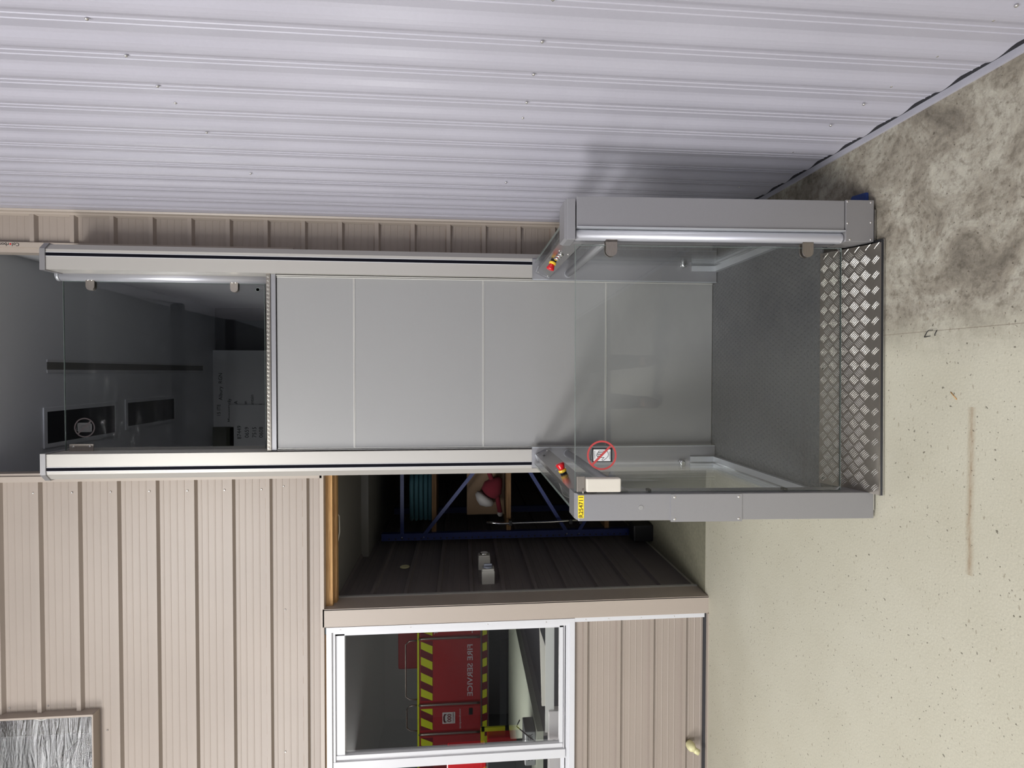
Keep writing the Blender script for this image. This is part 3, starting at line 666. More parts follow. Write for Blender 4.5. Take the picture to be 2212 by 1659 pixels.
# side walls: floor channel, riser channel, glass, console, handrail
for sg in (-1, 1):
    P = lambda d, y: (XC+sg*d, y)
    bm = NB()
    box(bm, P(0.512, 1.93)+(ZF,), P(0.541, 3.0)+(ZF+0.024,)); box(bm, P(0.549, 1.93)+(ZF,), P(0.578, 3.0)+(ZF+0.024,))
    box(bm, P(0.541, 1.93)+(ZF,), P(0.549, 3.0)+(ZF+0.016,))
    obj('floor_channel', bm, M_rail, LP)
    bm = NB()
    for d0, d1 in ((0.512, 0.541), (0.549, 0.578)):
        x0_, x1_ = XC+sg*d0, XC+sg*d1
        prism(bm, [(2.975, ZF), (2.998, ZF), (2.998, 0.238), (2.988, 0.238)], 'x', min(x0_, x1_), max(x0_, x1_))
    obj('riser_channel', bm, M_rail, LP)
    gx0, gx1 = sorted((XC+sg*0.5405, XC+sg*0.5485))
    bm = NB(); box(bm, (gx0, 1.96, ZF+0.02), (gx1, 2.985, 1.108)); sgm = obj('side_glass', bm, M_glass, LP)
    bm = NB(); box(bm, (gx0-0.0005, 1.94, 1.108), (gx1+0.0005, 2.987, 1.1105)); obj('glass_edge', bm, M_gedge, sgm)
    # console with sloping face towards the rider
    bm = NB(); a = [P(0.490, 1.104), P(0.462, 1.036), P(0.482, 1.026), P(0.522, 1.092)]
    a = [(p[0], p[1]) for p in a]
    prism(bm, a if sg < 0 else a[::-1], 'y', 1.93, 2.985); con = obj('control_console', bm, M_console, LP)
    bm = NB(); prism(bm, [P(0.492, 1.107), P(0.460, 1.034), P(0.480, 1.023), P(0.526, 1.094)], 'y', 2.984, 2.989)
    obj('end_cap', bm, M_rail, con)
    nrm = Vector((-sg*0.925, 0, 0.38))
    def on(y, f): return (XC+sg*(0.490-0.028*f), y, 1.104-0.068*f)
    for (y, f) in ((2.96, 0.12), (2.96, 0.85)): screw(con, on(y, f), nrm, M_screw, 0.004, 0.002)
    ye = 2.31 if sg < 0 else 2.58
    for (y, f) in ((ye+0.12, 0.25), (ye+0.09, 0.8)) if sg < 0 else ((ye-0.20, 0.3), (ye-0.20, 0.85)): screw(con, on(y, f), nrm, M_screw, 0.004, 0.002)
    c0 = Vector(on(ye, 0.42))
    es = NB(); lathe(es, [(0.014, 0), (0.014, 0.010)], c0, nrm, 24); esb = obj('emergency_stop', es, M_black, con)
    bm = NB(); lathe(bm, [(0.016, 0.008), (0.0168, 0.010), (0.0168, 0.018), (0.016, 0.020)], c0, nrm, 24); es1 = obj('emergency_stop', bm, M_yel, con)
    bm = NB(); lathe(bm, [(0.0125, 0.019), (0.0135, 0.024), (0.0190, 0.040), (0.0185, 0.046), (0.012, 0.0485), (0.0, 0.049)], c0, nrm, 24); es2 = obj('emergency_stop', bm, M_red, con)
    for kbtn in range(3):
        cb = Vector(on(ye+(-0.055-0.05*kbtn if sg > 0 else 0.05+0.02*kbtn), 0.5))
        if sg < 0 and kbtn: continue
        bm = NB(); lathe(bm, [(0.013, 0), (0.013, 0.004), (0.010, 0.005), (0.010, 0.008)], cb, nrm, 20); obj('push_button', bm, M_chrome, con)
    if sg < 0:
        text_mesh('lettering', 'LR 400', 0.016, M_ink, con, Vector(on(2.86, 0.4))+nrm*0.0006, (0, -1, 0), (sg*0.38, 0, 0.925), 0.0001)
        text_mesh('lettering', '4     3', 0.015, M_ink, con, Vector(on(2.22, 0.4))+nrm*0.0006, (0, -1, 0), (sg*0.38, 0, 0.925), 0.0001)
    else:
        text_mesh('lettering', '1   2   3', 0.012, M_ink, con, Vector(on(2.56, 0.12))+nrm*0.0006, (0, 1, 0), (sg*0.38, 0, 0.925), 0.0001)
    bm = NB(); tube(bm, [(XC+sg*0.488, 1.94, 0.928), (XC+sg*0.488, 2.998, 0.928)], 0.019, 24); hr = obj('handrail', bm, M_alu, LP)
    bm = NB(); tube(bm, [(XC+sg*0.488, 2.988, 0.928), (XC+sg*0.488, 2.999, 0.928)], 0.0215, 24); obj('rail_flange', bm, M_rail, hr)
    bm = NB(); lathe(bm, [(0.016, 0), (0.016, 0.010), (0.009, 0.011), (0.009, 0.017), (0.016, 0.018), (0.016, 0.028), (0.008, 0.030)], (XC+sg*0.545, 2.998, 0.288), (0, -1, 0), 20)
    obj('glass_grip', bm, M_chrome, LP)
# left front post
bm = NB(); box(bm, (-0.5275, 1.900, 0.012), (-0.4330, 2.00, 1.100), 0, 0.002); prism(bm, [(-0.5275, 1.100), (-0.4330, 1.100), (-0.4300, 1.112), (-0.5200, 1.112)], 'y', 1.915, 2.00)
PL = obj('front_post', bm, M_alu, LP)
bm = NB(); box(bm, (-0.532, 1.896, 0.512), (-0.434, 1.905, 0.772)); cv = obj('cover_plate', bm, M_alu, PL)
for x, z in ((-0.444, 0.758), (-0.522, 0.758), (-0.444, 0.524), (-0.522, 0.524)): screw(PL, (x, 1.896, z), (0, -1, 0), M_screw, 0.0038, 0.002)
bm = NB(); lathe(bm, [(0.0085, 0), (0.0085, 0.001), (0.0075, 0.0012)], (-0.481, 1.900, 0.878), (0, -1, 0), 24); obj('key_plug', bm, M_panel, PL)
bm = NB(); box(bm, (-0.5165, 1.8988, 1.0805), (-0.4365, 1.9004, 1.1010)); lb = obj('serial_label', bm, M_label, PL)
text_mesh('lettering', 'R254711', 0.0215, M_ink, PL, (-0.4765, 1.8983, 1.0903), (1, 0, 0), (0, 0, 1), 0.0002)
bm = NB()
for z in (0.835, 0.325): box(bm, (-0.436, 1.935, z-0.006), (-0.424, 1.96, z+0.006))
obj('stop_buffer', bm, M_black, PL)
# right front post with recessed hinge tube
bm = NB(); box(bm, (0.5130, 1.900, 0.129), (0.6215, 2.00, 1.107), 0, 0.0015); box(bm, (0.4760, 1.962, 0.13), (0.515, 2.00, 1.107)); PR = obj('front_post', bm, M_alu, LP)
bm = NB(); box(bm, (0.5095, 1.893, 0.129), (0.5140, 1.965, 1.107)); obj('edge_strip', bm, M_rail, PR)
bm = NB(); box(bm, (0.4680, 1.900, 1.111), (0.6130, 2.00, 1.140), 0, 0.0015); prism(bm, [(0.4680, 1.140), (0.6130, 1.140), (0.6040, 1.150), (0.4720, 1.150)], 'y', 1.903, 1.995); obj('post_cap', bm, M_alu, PR)
bm = NB(); box(bm, (0.4735, 1.897, 0.018), (0.6240, 2.00, 0.126), 0, 0.0015); obj('foot_cover', bm, M_aludk, PR)
for x, z in ((0.618, 0.117), (0.540, 0.117), (0.481, 0.108), (0.616, 0.028), (0.544, 0.028), (0.482, 0.028)): screw(PR, (x, 1.897, z+0.002), (0, -1, 0), M_screw, 0.0034, 0.002)
bm = NB(); tube(bm, [(0.4905, 1.925, 0.128), (0.4905, 1.925, 0.131), (0.4905, 1.925, 1.108)], 0.0195, 28); obj('hinge_tube', bm, M_tube, PR)
# glass gate of the car
GX0, GX1 = -0.4285, 0.4545
bm = NB(); prism(bm, [(GX0+0.012, 0.122), (GX1-0.012, 0.122), (GX1, 0.134), (GX1, 1.093), (GX1-0.012, 1.105), (GX0+0.004, 1.105), (GX0, 1.100), (GX0, 0.134)], 'y', 1.926, 1.934)
G = obj('glass_gate', bm, M_glass, LP)
glass_edges(G, GX0, GX1, 1.926, 1.934, 0.122, 1.105, 0.0013)
clip(G, 0.4145, 0.477, 1.927, 0.980, 0.040, False); clip(G, 0.4200, 0.483, 1.927, 0.256, 0.040, False)
bm = NB(); box(bm, (-0.424, 1.893, 0.951), (-0.3755, 1.924, 1.073), 0, 0.004); obj('door_closer', bm, M_closer, G)
bm = NB(); box(bm, (-0.4245, 1.905, 1.076), (-0.3705, 1.912, 1.104), 0, 0.001); tube(bm, [(-0.432, 1.902, 1.083), (-0.414, 1.902, 1.0825)], 0.0025, 8); obj('closer_bracket', bm, M_steel, G)
prohibition_sign(G, -0.298, 1.9245, 1.0115, 0.0530)

# ------------------------------------------------------------------ small things on walls and floor
def isolator(yc, zc, lab, knob):
    t = thing('isolator_switch', lab, 'switch', (-1.366, yc, zc), 'grey switch boxes on the storage room wall')
    bm = NB(); box(bm, (-1.388, yc-0.040, zc-0.042), (-1.300, yc+0.040, zc+0.042), 0, 0.004); b = obj('body', bm, M_box, t)
    bm = NB(); box(bm, (-1.302, yc-0.037, zc-0.039), (-1.287, yc+0.037, zc+0.039), 0, 0.004); obj('lid', bm, M_box, t)
    bm = NB(); lathe(bm, [(0.030, 0), (0.030, 0.008), (0.026, 0.012)], (-1.287, yc, zc), (1, 0, 0), 24)
    if knob: box(bm, (-1.277, yc-0.006, zc-0.026), (-1.262, yc+0.006, zc+0.026), 0, 0.002)
    obj('dial', bm, M_knob if knob else M_chrome, t)
    bm = NB(); lathe(bm, [(0.010, 0), (0.010, 0.0015)], (-1.340, yc-0.0405, zc-0.004), (0, -1, 0), 20); obj('knockout', bm, M_box, t)
isolator(3.66, 1.330, 'grey switch box with blue-grey dial, the nearer of two on the ribbed wall', True)
isolator(3.93, 1.345, 'grey switch box with chromed front, set behind the one with the dial', False)
bm = NB(); lathe(bm, [(0.034, 0), (0.034, 0.004), (0.030, 0.006)], (-1.384, 3.99, 1.905), (1, 0, 0), 28); tag(obj('blanking_plate', bm, M_cream), 'round cream blanking plate high on the dark ribbed storage wall', 'plate')
# outlet on the low wall
t = thing('wall_outlet', 'cream ball-shaped plastic outlet near the floor on the low ribbed wall', 'outlet', (-2.27, 3.28, 0.10))
bm = NB(); lathe(bm, [(0.004, -0.045), (0.016, -0.042), (0.024, -0.030), (0.027, -0.012), (0.026, 0.004), (0.020, 0.02)], (-2.278, 3.260, 0.110), (0, 1, 0), 24); obj('dome', bm, M_cream, t)
bm = NB(); lathe(bm, [(0.012, 0.0), (0.017, 0.010), (0.017, 0.034), (0.0155, 0.034), (0.0155, 0.012), (0.0, 0.012)], (-2.288, 3.232, 0.100), (-0.45, -0.25, -0.85), 24); obj('spout', bm, M_cream, t)
bm = NB(); lathe(bm, [(0.0150, 0.028), (0.0150, 0.0345)], (-2.288, 3.232, 0.100), (-0.45, -0.25, -0.85), 24); obj('mouth', bm, M_black, t)
bm = NB(); prism(bm, [(0.636, 1.955), (0.668, 1.957), (0.676, 2.03), (0.640, 2.06)], 'z', 0.001, 0.012); tag(obj('packing_wedge', bm, M_bluetape), 'flat blue plastic piece on the floor beside the wide front post', 'wedge')
def scrap(name, pts, r, m, lab, cat):
    bm = NB()
    for p in pts: tube(bm, p, r, 6)
    return tag(obj(name, bm, m), lab, cat)
t = scrap('cable_tie', [[(0.118, 1.693, 0.002), (0.133, 1.678, 0.006), (0.137, 1.668, 0.010), (0.137, 1.652, 0.009)], [(0.117, 1.693, 0.002), (0.119, 1.670, 0.002)], [(0.136, 1.643, 0.004), (0.124, 1.646, 0.008), (0.119, 1.650, 0.004)]], 0.0012, M_black, 'bent black cable tie scrap lying on the stained concrete floor', 'cable tie')
t = scrap('wood_splinter', [[(-0.058, 1.592, 0.001), (-0.080, 1.570, 0.002)]], 0.0016, M_wood, 'thin pale wood splinter lying on the bare concrete floor', 'splinter')

# ------------------------------------------------------------------ storage room contents
def rack():
    t = thing('pallet_rack', 'blue steel storage rack frame with cross braces in the dark room', 'rack', (-1.0, 4.6, 0), None)
    for x0 in (-1.325, -0.545):
        for y0 in (4.42, 5.25):
            bm = NB(); w = 0.055
            strip(bm, [(x0+w, y0), (x0, y0), (x0, y0+0.05), (x0+w*0.2, y0+0.05)], 'z', 0.03, 2.13)
            strip(bm, [(x0+w, y0), (x0+w, y0+0.05)], 'z', 0.03, 2.13)
            o = obj('upright', bm, M_bluesteel, t)
            if y0 < 5:
                bm = NB(); z = 0.12
                while z < 2.1:
                    box(bm, (x0+0.010, y0-0.001, z-0.006), (x0+0.020, y0+0.002, z+0.006)); z += 0.05
                obj('peg_holes', bm, M_black, o)
            bm = NB(); box(bm, (x0-0.02, y0-0.03, 0), (x0+w+0.03, y0+0.08, 0.03)); obj('foot', bm, M_black, t)
    Lx, Rx, yb = -1.285, -0.52, 4.415
    for a, b in (((Lx, 1.97), (Rx, 1.97)), ((Lx, 1.80), (Rx, 1.19)), ((Lx, 0.66), (Rx, 1.13)), ((Lx, 0.56), (Rx, 0.12))):
        bm = NB(); dx, dz = b[0]-a[0], b[1]-a[1]; L = math.hypot(dx, dz); nx, nz = -dz/L*0.014, dx/L*0.014
        prism(bm, [(a[0]+nx, a[1]+nz), (b[0]+nx, b[1]+nz), (b[0]-nx, b[1]-nz), (a[0]-nx, a[1]-nz)], 'y', yb+0.008, yb+0.020); br = obj('brace', bm, M_bluesteel, t)
        bm = NB(); lathe(bm, [(0.005, 0), (0.004, 0.006)], (a[0]-0.012, yb, a[1]), (0, -1, 0), 8); obj('bolt', bm, M_screw, br)
    for z in (1.72, 1.125, 0.32):
        bm = NB(); box(bm, (-1.27, 4.47, z), (-0.50, 5.25, z+0.018)); s = obj('shelf', bm, M_wood2, t)
        bm = NB(); box(bm, (-1.27, 4.455, z-0.016), (-0.50, 4.47, z+0.020)); obj('shelf_lip', bm, M_wood2, s)
    return t
rack()
# upper shelf: tub and teal hoses
t = thing('storage_tub', 'grey plastic tub on the top rack shelf behind the teal hoses', 'tub', (-0.98, 4.8, 1.738))
bm = NB(); prism(bm, [(-1.18, 1.740), (-0.76, 1.740), (-0.73, 1.90), (-1.21, 1.90)], 'y', 4.68, 5.1); obj('body', bm, M_tubp, t)
bm = NB(); box(bm, (-1.22, 4.66, 1.90), (-0.72, 5.12, 1.925), 0, 0.006); obj('lid', bm, M_tubp, t)
for i in range(5):
    bm = NB(); z = 1.757+0.037*i; w = 0.40+0.03*((i*7) % 3)
    pts = [(-1.20+0.012*i, 4.56, z), (-1.18, 4.53, z), (-0.90, 4.52+0.004*(i % 2), z), (-0.80-0.01*i, 4.54, z), (-0.80-0.01*i, 4.60, z), (-0.95, 4.63, z), (-1.20, 4.62, z)]
    tube(bm, pts, 0.0175, 10)
    h = obj('folded_hose', bm, M_teal)
    tag(h, ['folded teal hose at the bottom of the stack on the top shelf', 'folded teal hose second from the bottom of the shelf stack', 'folded teal hose in the middle of the shelf stack', 'folded teal hose second from the top of the shelf stack', 'folded teal hose on top of the shelf stack'][i], 'hose', 'teal hoses on the top rack shelf')
bm = NB(); lathe(bm, [(0.08, 0), (0.10, 0.05), (0.10, 0.20), (0.07, 0.24)], (-0.62, 4.60, 1.845), (0.05, 1, 0), 20); tag(obj('duffel_bag', bm, mat('dark_red_bag', srgb(90, 22, 30), 0.8)), 'dark red rolled bag beside the grey tub on the top shelf', 'bag')
# middle shelf: cardboard box, plush toy, crate with label
t = thing('cardboard_box', 'brown cardboard box standing behind the red and white plush toy', 'box', (-1.12, 4.8, 1.145))
bm = NB(); box(bm, (-1.19, 4.66, 1.146), (-0.84, 4.98, 1.46)); obj('body', bm, M_card, t)
t = thing('plush_toy', 'red and white plush toy slumped on the middle rack shelf', 'toy', (-1.0, 4.57, 1.146))
bm = NB(); lathe(bm, [(0.01, 0), (0.075, 0.03), (0.085, 0.09), (0.05, 0.15), (0.02, 0.19)], (-1.02, 4.57, 1.30), (0.75, 0, -0.55), 18); obj('body', bm, M_plushr, t)
bm = NB(); lathe(bm, [(0.005, -0.05), (0.05, -0.03), (0.085, 0.0), (0.085, 0.03), (0.06, 0.045)], (-1.05, 4.57, 1.325), (0.75, 0, -0.55), 18); obj('hood_trim', bm, M_plushw, t)
for q in ((-0.74, 4.55, 1.30), (-0.70, 4.55, 1.33), (-1.16, 4.55, 1.19)):
    bm = NB(); lathe(bm, [(0.004, -0.024), (0.017, -0.018), (0.024, 0), (0.017, 0.018), (0.004, 0.024)], q, (1, 0, 0.3), 14); obj('pompom', bm, M_plushw, t)
for a, b in (((-0.93, 4.57, 1.24), (-0.74, 4.55, 1.31)), ((-0.98, 4.57, 1.22), (-1.15, 4.55, 1.19))):
    bm = NB(); tube(bm, [a, b], 0.02, 10); obj('limb', bm, M_plushr, t)
t = thing('parts_crate', 'low black crate with a small white label on the middle shelf edge', 'crate', (-0.9, 4.6, 1.146))
bm = NB(); box(bm, (-0.68, 4.60, 1.146), (-0.52, 4.78, 1.27), 0, 0.004); obj('body', bm, M_crate, t)
bm = NB(); box(bm, (-0.66, 4.598, 1.155), (-0.59, 4.600, 1.172)); obj('sticker', bm, M_signwhite, t)
bm = NB(); box(bm, (-0.60, 4.395, 1.535), (-0.575, 4.40, 1.565)); tag(obj('marker_tag', bm, mat('yellow_tag', srgb(250, 240, 40), 0.5)), 'small bright yellow tag hanging by the far rack post', 'tag')
# long chromed tube leaning on the rack frame
t = thing('chrome_pole', 'long polished metal pole with dark clamps beside the blue upright', 'pole', (-1.19, 4.36, 0.03))
bm = NB(); tube(bm, [(-1.17, 4.36, 0.32), (-1.185, 4.36, 0.8), (-1.19, 4.36, 1.2), (-1.178, 4.36, 1.31)], 0.009, 14); obj('shaft', bm, M_chrome, t)
bm = NB()
for z in (0.56, 0.64, 1.12): box(bm, (-1.205, 4.345, z-0.012), (-1.165, 4.40, z+0.012), 0, 0.003)
obj('clamp', bm, M_black, t)
# lower shelf: clear jug and drum
t = thing('clear_jug', 'clear plastic jug with white label on the lower rack shelf', 'jug', (-1.0, 4.6, 0.34))
bm = NB(); lathe(bm, [(0.075, 0), (0.08, 0.02), (0.08, 0.15), (0.05, 0.20), (0.025, 0.22), (0.025, 0.24)], (-1.03, 4.58, 0.35), (0, 0, 1), 20); obj('body', bm, mat('smoky_plastic', srgb(96, 104, 106), 0.2), t)
bm = NB(); box(bm, (-1.07, 4.497, 0.40), (-1.01, 4.500, 0.46)); obj('sticker', bm, M_signwhite, t)
t = thing('spray_bottle', 'small dark bottle with white neck next to the clear jug', 'bottle', (-1.15, 4.56, 0.34))
bm = NB(); lathe(bm, [(0.035, 0), (0.035, 0.12), (0.012, 0.16), (0.012, 0.20)], (-1.16, 4.56, 0.35), (0, 0, 1), 16); obj('body', bm, M_darkgrey, t)
bm = NB(); box(bm, (-1.19, 4.545, 0.545), (-1.14, 4.575, 0.575), 0, 0.004); obj('trigger', bm, M_plushw, t)
t = thing('water_container', 'pale container with looped white cable behind the jug', 'container', (-0.82, 4.8, 0.34))
bm = NB(); box(bm, (-0.95, 4.66, 0.342), (-0.62, 4.95, 0.62), 0, 0.02); obj('body', bm, M_tubp, t)
bm = NB(); tube(bm, [(-0.70, 4.60, 0.66), (-0.86, 4.52, 0.72), (-1.0, 4.485, 0.68), (-1.04, 4.485, 0.60), (-0.95, 4.49, 0.50)], 0.004, 8); tag(obj('cable', bm, M_cable), 'thin white cable looping over the pale container on the lower shelf', 'cable')
bm = NB(); tube(bm, [(-1.10, 3.46, 2.29), (-1.06, 3.47, 2.262), (-0.98, 3.475, 2.247), (-0.88, 3.475, 2.249), (-0.82, 3.46, 2.29)], 0.004, 8); tag(obj('cable', bm, M_cable), 'white cable sagging between the timber lintel and the ceiling lining', 'cable')
bm = NB(); box(bm, (-1.33, 4.25, 0.0), (-1.20, 4.385, 0.16), 0, 0.01); tag(obj('floor_box', bm, M_black), 'black box on the floor at the foot of the blue rack', 'box')

# ------------------------------------------------------------------ behind the large window: bench and packs
t = thing('work_bench', 'pale workbench with thick edge behind the large window', 'bench', (-2.7, 4.6, 0))
bm = NB(); box(bm, (-3.58, 3.44, 0.99), (-2.26, 5.6, 1.03)); obj('worktop', bm, mat('grey_green_laminate', srgb(168, 172, 158), 0.4), t)
bm = NB(); box(bm, (-2.29, 3.44, 0.955), (-2.26, 5.6, 0.99)); obj('edge_board', bm, M_shed, t)
for x in (-2.34, -3.5):
    for y in (3.5, 5.5):
        bm = NB(); box(bm, (x-0.03, y-0.03, 0), (x+0.03, y+0.03, 0.99)); obj('leg', bm, M_darkgrey, t)
t = thing('power_unit', 'grey power unit with black lettering lying on the bench', 'power unit', (-2.34, 3.6, 1.03))
bm = NB(); box(bm, (-2.52, 3.50, 1.03), (-2.30, 3.66, 1.10), 0, 0.006); obj('body', bm, mat('pewter_case', srgb(150, 152, 154), 0.35, 0.4), t)
text_mesh('lettering', 'SPOWER', 0.045, M_ink, t, (-2.40, 3.4995, 1.064), (1, 0, 0), (0, 0, 1), 0.0004, 'CENTER')
bm = NB(); tube(bm, [(-2.34, 3.46, 1.035), (-2.28, 3.45, 1.10), (-2.22, 3.44, 1.16), (-2.18, 3.44, 1.14)], 0.004, 8); tag(obj('cable', bm, M_black), 'black cable with plug hanging over the bench edge behind the window', 'cable')
t = thing('flashing_pack', 'white film-wrapped pack of flashings on the inner sill, text printed on it', 'pack', (-2.4, 3.5, 0.86))
bm = NB(); box(bm, (-3.2, 3.38, 0.845), (-2.10, 3.435, 0.965), 0, 0.003); obj('film_wrap', bm, mat('pinkish_white_film', srgb(232, 224, 224), 0.3), t)
text_mesh('lettering', 'Colorbond', 0.024, M_ink, t, (-2.33, 3.3793, 0.93), (1, 0, 0), (0, 0, 1), 0.0003)
bm = NB(); prism(bm, [(-2.10, 0.93), (-1.90, 0.93), (-1.70, 0.985), (-1.62, 1.012), (-1.60, 1.016), (-2.10, 1.0)], 'y', 3.44, 3.455); tag(obj('offcut_sheet', bm, mat('cream_sheet', srgb(235, 230, 220), 0.5)), 'cream tapering sheet offcut leaning inside the large window', 'sheet')
bm = NB(); box(bm, (-2.24, 3.395, 0.93), (-1.56, 3.405, 0.985)); tag(obj('edge_strip', bm, mat('white_strip', srgb(238, 236, 232), 0.4)), 'long white edging strip lying just inside the window sill', 'strip')
t = thing('red_crate', 'bright red plastic crate inside behind the left window sash', 'crate', (-2.52, 3.7, 1.03))
bm = NB(); box(bm, (-3.1, 3.70, 1.34), (-2.60, 3.9, 1.60), 0, 0.01); obj('body', bm, M_red, t)
bm = NB(); box(bm, (-3.1, 3.70, 1.03), (-2.60, 3.9, 1.34), 0, 0.01); obj('base', bm, M_crate, t)

# ------------------------------------------------------------------ fire truck parked behind the photographer, seen in the window glass
YT = -8.37
M_tred = mat('fire_truck_red', srgb(168, 38, 42), 0.3, 0, 0.5, None, 0.4)
M_tmar = mat('reflective_maroon', srgb(110, 18, 34), 0.5)
M_tlime = mat('reflective_lime', srgb(206, 218, 30), 0.5)
t = thing('fire_truck', 'red fire truck with lime chevrons, mirrored in the large window', 'truck', (-8.8, YT-1.2, 0))
Z0, Z1 = 0.98, 2.655
bm = NB(); box(bm, (-11.6, YT-2.3, Z0), (-6.0, YT-0.02, Z1)); body = obj('body', bm, M_tred, t)
bm = NB(); box(bm, (-11.6, YT-0.03, Z1-0.005), (-6.0, YT+0.004, Z1+0.045)); obj('roof_edge', bm, M_tlime, t)
def locker(x0, x1, s=''):
    bm = NB(); box(bm, (x0, YT-0.02, Z0+0.02), (x1, YT, Z1-0.03), 0, 0.01); d = obj('locker_door', bm, M_tred, t)
    bm = NB(); box(bm, (x0+0.03, YT, Z1-0.37), (x1-0.03, YT+0.002, Z1-0.04)); obj('stripe_ground', bm, M_tmar, d)
    bm = NB(); x = x0
    while x < x1:
        poly = [(x, Z1-0.36), (x+0.22, Z1-0.36), (x+0.38, Z1-0.05), (x+0.16, Z1-0.05)]
        poly = [(min(max(px, x0+0.03), x1-0.03), pz) for px, pz in poly]
        if poly[1][0]-poly[0][0] > 0.05: prism(bm, poly, 'y', YT+0.002, YT+0.004)
        x += 0.43
    obj('chevron', bm, M_tlime, d); return d
d1 = locker(-8.88, -7.20); d2 = locker(-7.12, -6.05); d3 = locker(-9.68, -9.04); d4 = locker(-11.5, -9.83)
M_tw = mat('truck_lettering', srgb(205, 205, 210), 0.5)
text_mesh('lettering', 'FIRE SERVICE', 0.205, M_tw, d1, (-8.06, YT+0.004, Z0+0.30), (-1, 0, 0), (0, 0, 1), 0.001, 'CENTER', 0.002, 1.22)
text_mesh('lettering', 'RURAL', 0.205, M_tw, d2, (-7.05, YT+0.004, Z0+0.30), (-1, 0, 0), (0, 0, 1), 0.001, 'RIGHT', 0.002)
text_mesh('lettering', 'WEST', 0.15, M_tw, d2, (-7.05, YT+0.004, Z1-0.46), (-1, 0, 0), (0, 0, 1), 0.001, 'RIGHT', 0.001)
bm = NB(); box(bm, (-9.50, YT+0.001, 1.69), (-9.19, YT+0.004, 2.03)); sq = obj('emergency_panel', bm, M_signwhite, d3)
text_mesh('lettering', '000', 0.15, M_tmar, d3, (-9.345, YT+0.006, 1.84), (-1, 0, 0), (0, 0, 1), 0.001, 'CENTER', 0.003)
text_mesh('lettering', 'EMERGENCY', 0.05, M_tmar, d3, (-9.345, YT+0.006, 1.735), (-1, 0, 0), (0, 0, 1), 0.001)
text_mesh('lettering', 'www.rfs.nsw.gov.au', 0.075, M_tw, d3, (-9.38, YT+0.004, 1.56), (-1, 0, 0), (0, 0, 1), 0.001, 'CENTER', 0, 0.9)
bm = NB(); tube(bm, [(-9.245, YT+0.02, 1.94), (-9.245, YT+0.02, 1.98), (-9.30, YT+0.02, 1.995), (-9.39, YT+0.02, 1.995), (-9.445, YT+0.02, 1.98), (-9.445, YT+0.02, 1.94)], 0.016, 8); obj('telephone_mark', bm, M_tmar, d3)
bm = NB(); box(bm, (-9.28, YT, 1.22), (-9.10, YT+0.02, 1.32), 0, 0.01); obj('handle', bm, M_black, d3)
bm = NB()
for x in (-8.96, -9.755, -7.16): tube(bm, [(x, YT+0.03, Z0+0.05), (x+0.02, YT+0.05, Z0+0.15), (x+0.02, YT+0.05, Z1-0.1), (x, YT+0.02, Z1)], 0.03, 10)
obj('grab_rail', bm, M_steel, t)
bm = NB()
for x0, x1, h in ((-8.86, -7.25, 0.36), (-9.72, -9.02, 0.34)):
    tube(bm, [(x0, YT-0.1, Z1), (x0, YT-0.1, Z1+h-0.1), (x0+0.1, YT-0.1, Z1+h), (x1-0.1, YT-0.1, Z1+h), (x1, YT-0.1, Z1+h-0.1), (x1, YT-0.1, Z1)], 0.02, 8)
obj('roof_rail', bm, M_steel, t)
bm = NB(); box(bm, (-11.6, YT-0.06, Z0-0.17), (-6.0, YT-0.005, Z0-0.01)); sk = obj('side_skirt', bm, M_tmar, t)
bm = NB(); x = -11.4
while x < -6.1:
    prism(bm, [(x, Z0-0.15), (x+0.22, Z0-0.15), (x+0.18, Z0-0.03), (x-0.04, Z0-0.03)], 'y', YT-0.005, YT-0.002); x += 0.43
obj('chevron', bm, M_tlime, sk)
bm = NB(); box(bm, (-11.6, YT-0.05, Z0-0.008), (-6.0, YT+0.005, Z0+0.02)); box(bm, (-11.6, YT-0.05, Z0-0.20), (-6.0, YT, Z0-0.172)); obj('trim_rail', bm, M_steel, t)
bm = NB(); box(bm, (-11.5, YT-2.2, 0.45), (-6.1, YT-0.4, Z0-0.02)); obj('chassis', bm, M_black, t)
for x in (-6.9, -10.9):
    bm = NB(); lathe(bm, [(0.2, 0), (0.45, 0.02), (0.48, 0.06), (0.48, 0.28), (0.44, 0.30)], (x, YT-0.45, 0.48), (0, 1, 0), 28); obj('wheel', bm, M_black, t)
bm = NB(); box(bm, (-8.4, YT-2.0, 2.70), (-6.9, YT-0.8, 3.30), 0, 0.05); obj('roof_locker', bm, mat('dark_red_locker', srgb(120, 20, 26), 0.5), t)
t = thing('tool_trolley', 'yellow tubular trolley holding red packs before the truck', 'trolley', (-9.6, YT+0.9, 0))
bm = NB()
for z in (0.28, 0.92): box(bm, (-9.95, YT+0.6, z), (-9.25, YT+0.66, z+0.1))
for x in (-9.95, -9.35): box(bm, (x, YT+0.6, 0.0), (x+0.1, YT+0.66, 1.0))
obj('frame', bm, M_tlime, t)
bm = NB(); box(bm, (-9.85, YT+0.62, 0.1), (-9.35, YT+0.95, 0.86), 0, 0.03); obj('pack', bm, M_red, t)
